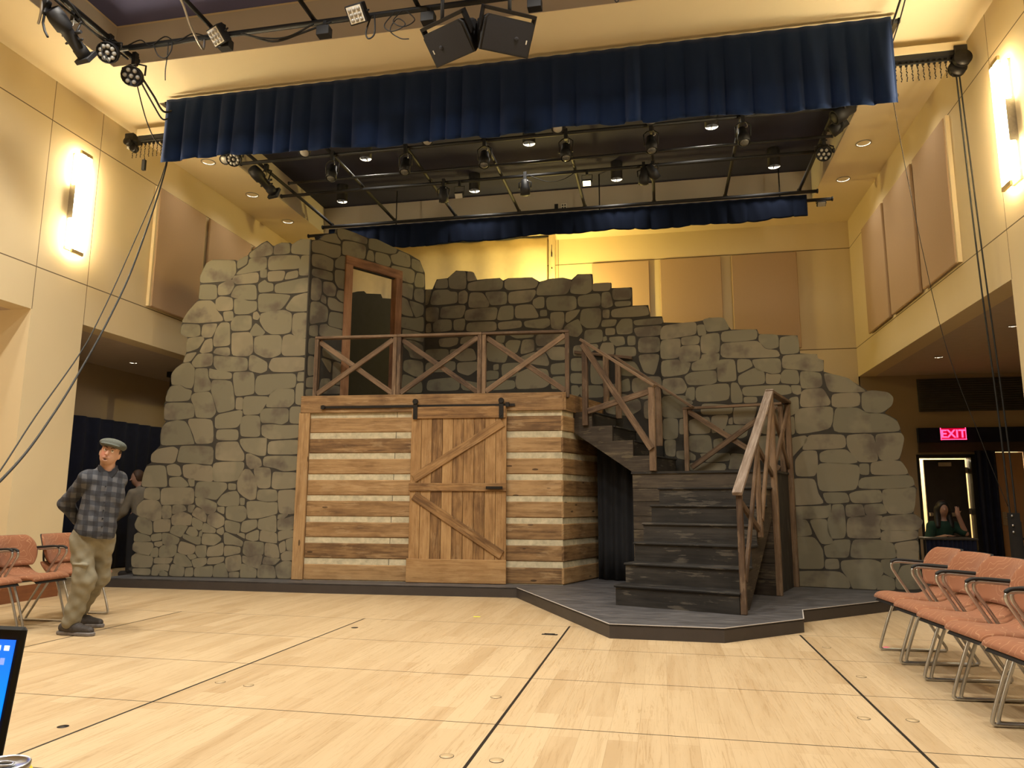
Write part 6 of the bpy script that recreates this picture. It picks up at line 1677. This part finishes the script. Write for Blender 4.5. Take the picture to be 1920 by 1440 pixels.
# ================================================================ things on the floor and by the camera
def plug(x, y, r, label, mat, ring='mortar'):
    t = thing('floor_plug', label, 'floor plug', (x, y, 0), 0, 'round floor plugs')
    b = MB(); b.lathe([(r * .93, 0.0005), (r * .93, .0022), (.002, .0022)], n=28, caps=False); b.build('cover', mat, t)
    b = MB(); b.lathe([(r * .93, .0012), (r * .93, .0018), (r, .0018), (r, .0004)], n=28, caps=False); b.build('ring', ring, t)
M['plug_wood'] = plain('plug_maple', (0.50, 0.37, 0.205), 0.45, var=0.05)
for x, y, r, nm, mt in ((-3.30, 3.76, .030, 'dark metal floor plug beside the long black joint at the lower left', 'iron'), (-3.04, 4.86, .035, 'wooden floor plug above the long joint at the left', 'plug_wood'), (-2.80, 4.82, .035, 'wooden floor plug right of the long joint at the left', 'plug_wood'),
                      (-1.08, 3.75, .036, 'wooden floor plug left of the middle joint at the bottom', 'plug_wood'), (-.826, 3.742, .036, 'pale wooden floor plug right of the middle joint at the bottom', 'plug_wood'), (-1.086, 4.89, .036, 'faint wooden floor plug in the middle of the floor', 'plug_wood'),
                      (1.128, 4.892, .036, 'wooden floor plug left of the right hand joint', 'plug_wood'), (1.395, 4.907, .036, 'wooden floor plug right of the right hand joint', 'plug_wood'), (-3.031, 7.144, .035, 'dull wooden floor plug near the platform', 'iron'),
                      (1.387, 6.011, .036, 'faint wooden floor plug halfway up the right hand joint', 'plug_wood'), (1.376, 7.122, .036, 'faint wooden floor plug by the pointed platform corner', 'plug_wood')):
    plug(x, y, r, nm, mt)
t = thing('trap_plate', 'flat black hinge plate set in the floor near the pointed platform', 'floor plate', (-1.08, 7.198, 0))
b = MB(); b.bx(-.075, .075, -.022, .022, 0.0, .004); b.build('plate', 'black', t)
b = MB(); b.cyl((-.05, 0, .006), (.05, 0, .006), .006, n=8); b.build('pin', 'iron', t)
for nm, lb, x, y, a, col in (('tape_mark', 'small yellow tape mark on the floor before the platform', -2.019, 8.10, .1, (0.75, 0.80, 0.03)), ('tape_mark', 'small pink tape mark by the farthest right chair', 1.885, 7.24, .75, (0.85, 0.16, 0.25))):
    m_ = plain('tape_' + lb.split()[1], col, 0.6); b = MB(); b.box((x, y, .0011), (.075, .04, .0014), Matrix.Rotation(a, 3, 'Z')); tag(b.build(nm, m_), lb, 'tape mark')
# table, laptop and can beside the camera
t = thing('work_table', 'dark work table under the laptop at the lower left', 'table', (-1.05, 0.62, 0))
b = MB(); b.bx(-.60, .42, -.45, .31, .82, .85); b.build('tabletop', 'fascia_dark', t, bevel=.004)
for x in (-.55, .37):
    for y in (-.40, .26): b = MB(); b.bx(x - .02, x + .02, y - .02, y + .02, 0, .82); b.build('leg', 'black', t)
t = thing('laptop', 'open laptop with a bright blue screen at the lower left picture edge', 'laptop', (-.972, .812, .851))
SR = Matrix.Rotation(math.radians(-7), 3, 'X')
b = MB(); b.box(SR @ Vector((0, 0, .122)), (.335, .010, .232), SR); b.build('lid', 'rubber', t, bevel=.004)
sc_m, nt, bs = _nt('laptop_screen'); oc = objco(nt); s = N(nt, 'ShaderNodeSeparateXYZ'); L(nt, oc, s.inputs[0])
bc = ramp(nt, mth(nt, 'MULTIPLY', s.outputs[2], 4.0), ((0.0, (0.0, 0.16, 0.9)), (0.6, (0.0, 0.2, 1.0)), (0.95, (0.01, 0.10, 0.75))))
L(nt, bc, bs.inputs['Emission Color']); bs.inputs['Emission Strength'].default_value = 1.0; bs.inputs['Base Color'].default_value = (0.0, 0.02, 0.06, 1)
M['screen'] = sc_m
b = MB(); b.box(SR @ Vector((0, -.0055, .121)), (.318, .0015, .202), SR); scr = b.build('screen', 'screen', t)
ui = emit('screen_icons', (0.75, 0.85, 1.0), 1.0); ui2 = emit('screen_icon_tint', (0.22, 0.30, 0.85), 0.9)
b = MB()
for x, z, wx, wz, mi in ((.149, .212, .007, .006, 0), (.136, .212, .007, .006, 0), (.130, .196, .016, .005, 0), (.146, .196, .006, .008, 1), (.137, .176, .011, .010, 0), (.121, .176, .012, .010, 0), (.126, .156, .026, .012, 1)):
    b.box(SR @ Vector((x, -.0068, z)), (wx, .001, wz), SR, mi=mi)
b.build('icons', [ui, ui2], scr)
b = MB(); b.bx(-.1675, .1675, -.235, -.006, .0, .014); b.build('base', 'rubber', t, bevel=.004)
b = MB(); b.bx(-.14, .14, -.12, -.03, .014, .0155); b.build('keyboard', 'black', t)
t = thing('drink_can', 'yellow drink can with a silver top at the lower left corner', 'can', (-.699, .715, .851))
b = MB(); b.lathe([(.024, 0), (.030, .006), (.033, .014), (.033, .098), (.0315, .106), (.027, .114)], n=32); b.build('body', 'yellow', t)
b = MB(); b.lathe([(.027, .1135), (.0275, .119), (.0262, .1205), (.0245, .119), (.0235, .1155), (.001, .1155)], n=32, caps=False); b.build('rim', 'chrome', t)
b = MB(); b.grid(lambda u, v: (.004 + .009 * v * math.cos(u * 2 * PI) , -.011 + .0065 * v * math.sin(u * 2 * PI), .1160), 18, 2); b.build('opening', 'black_matt', t)
b = MB(); b.tube([(.010 * math.cos(a * .5) - .002, .006 + .0065 * math.sin(a * .5), .1172) for a in range(13)], .0016, 6, closed=True); b.build('pull_tab', 'chrome', t)
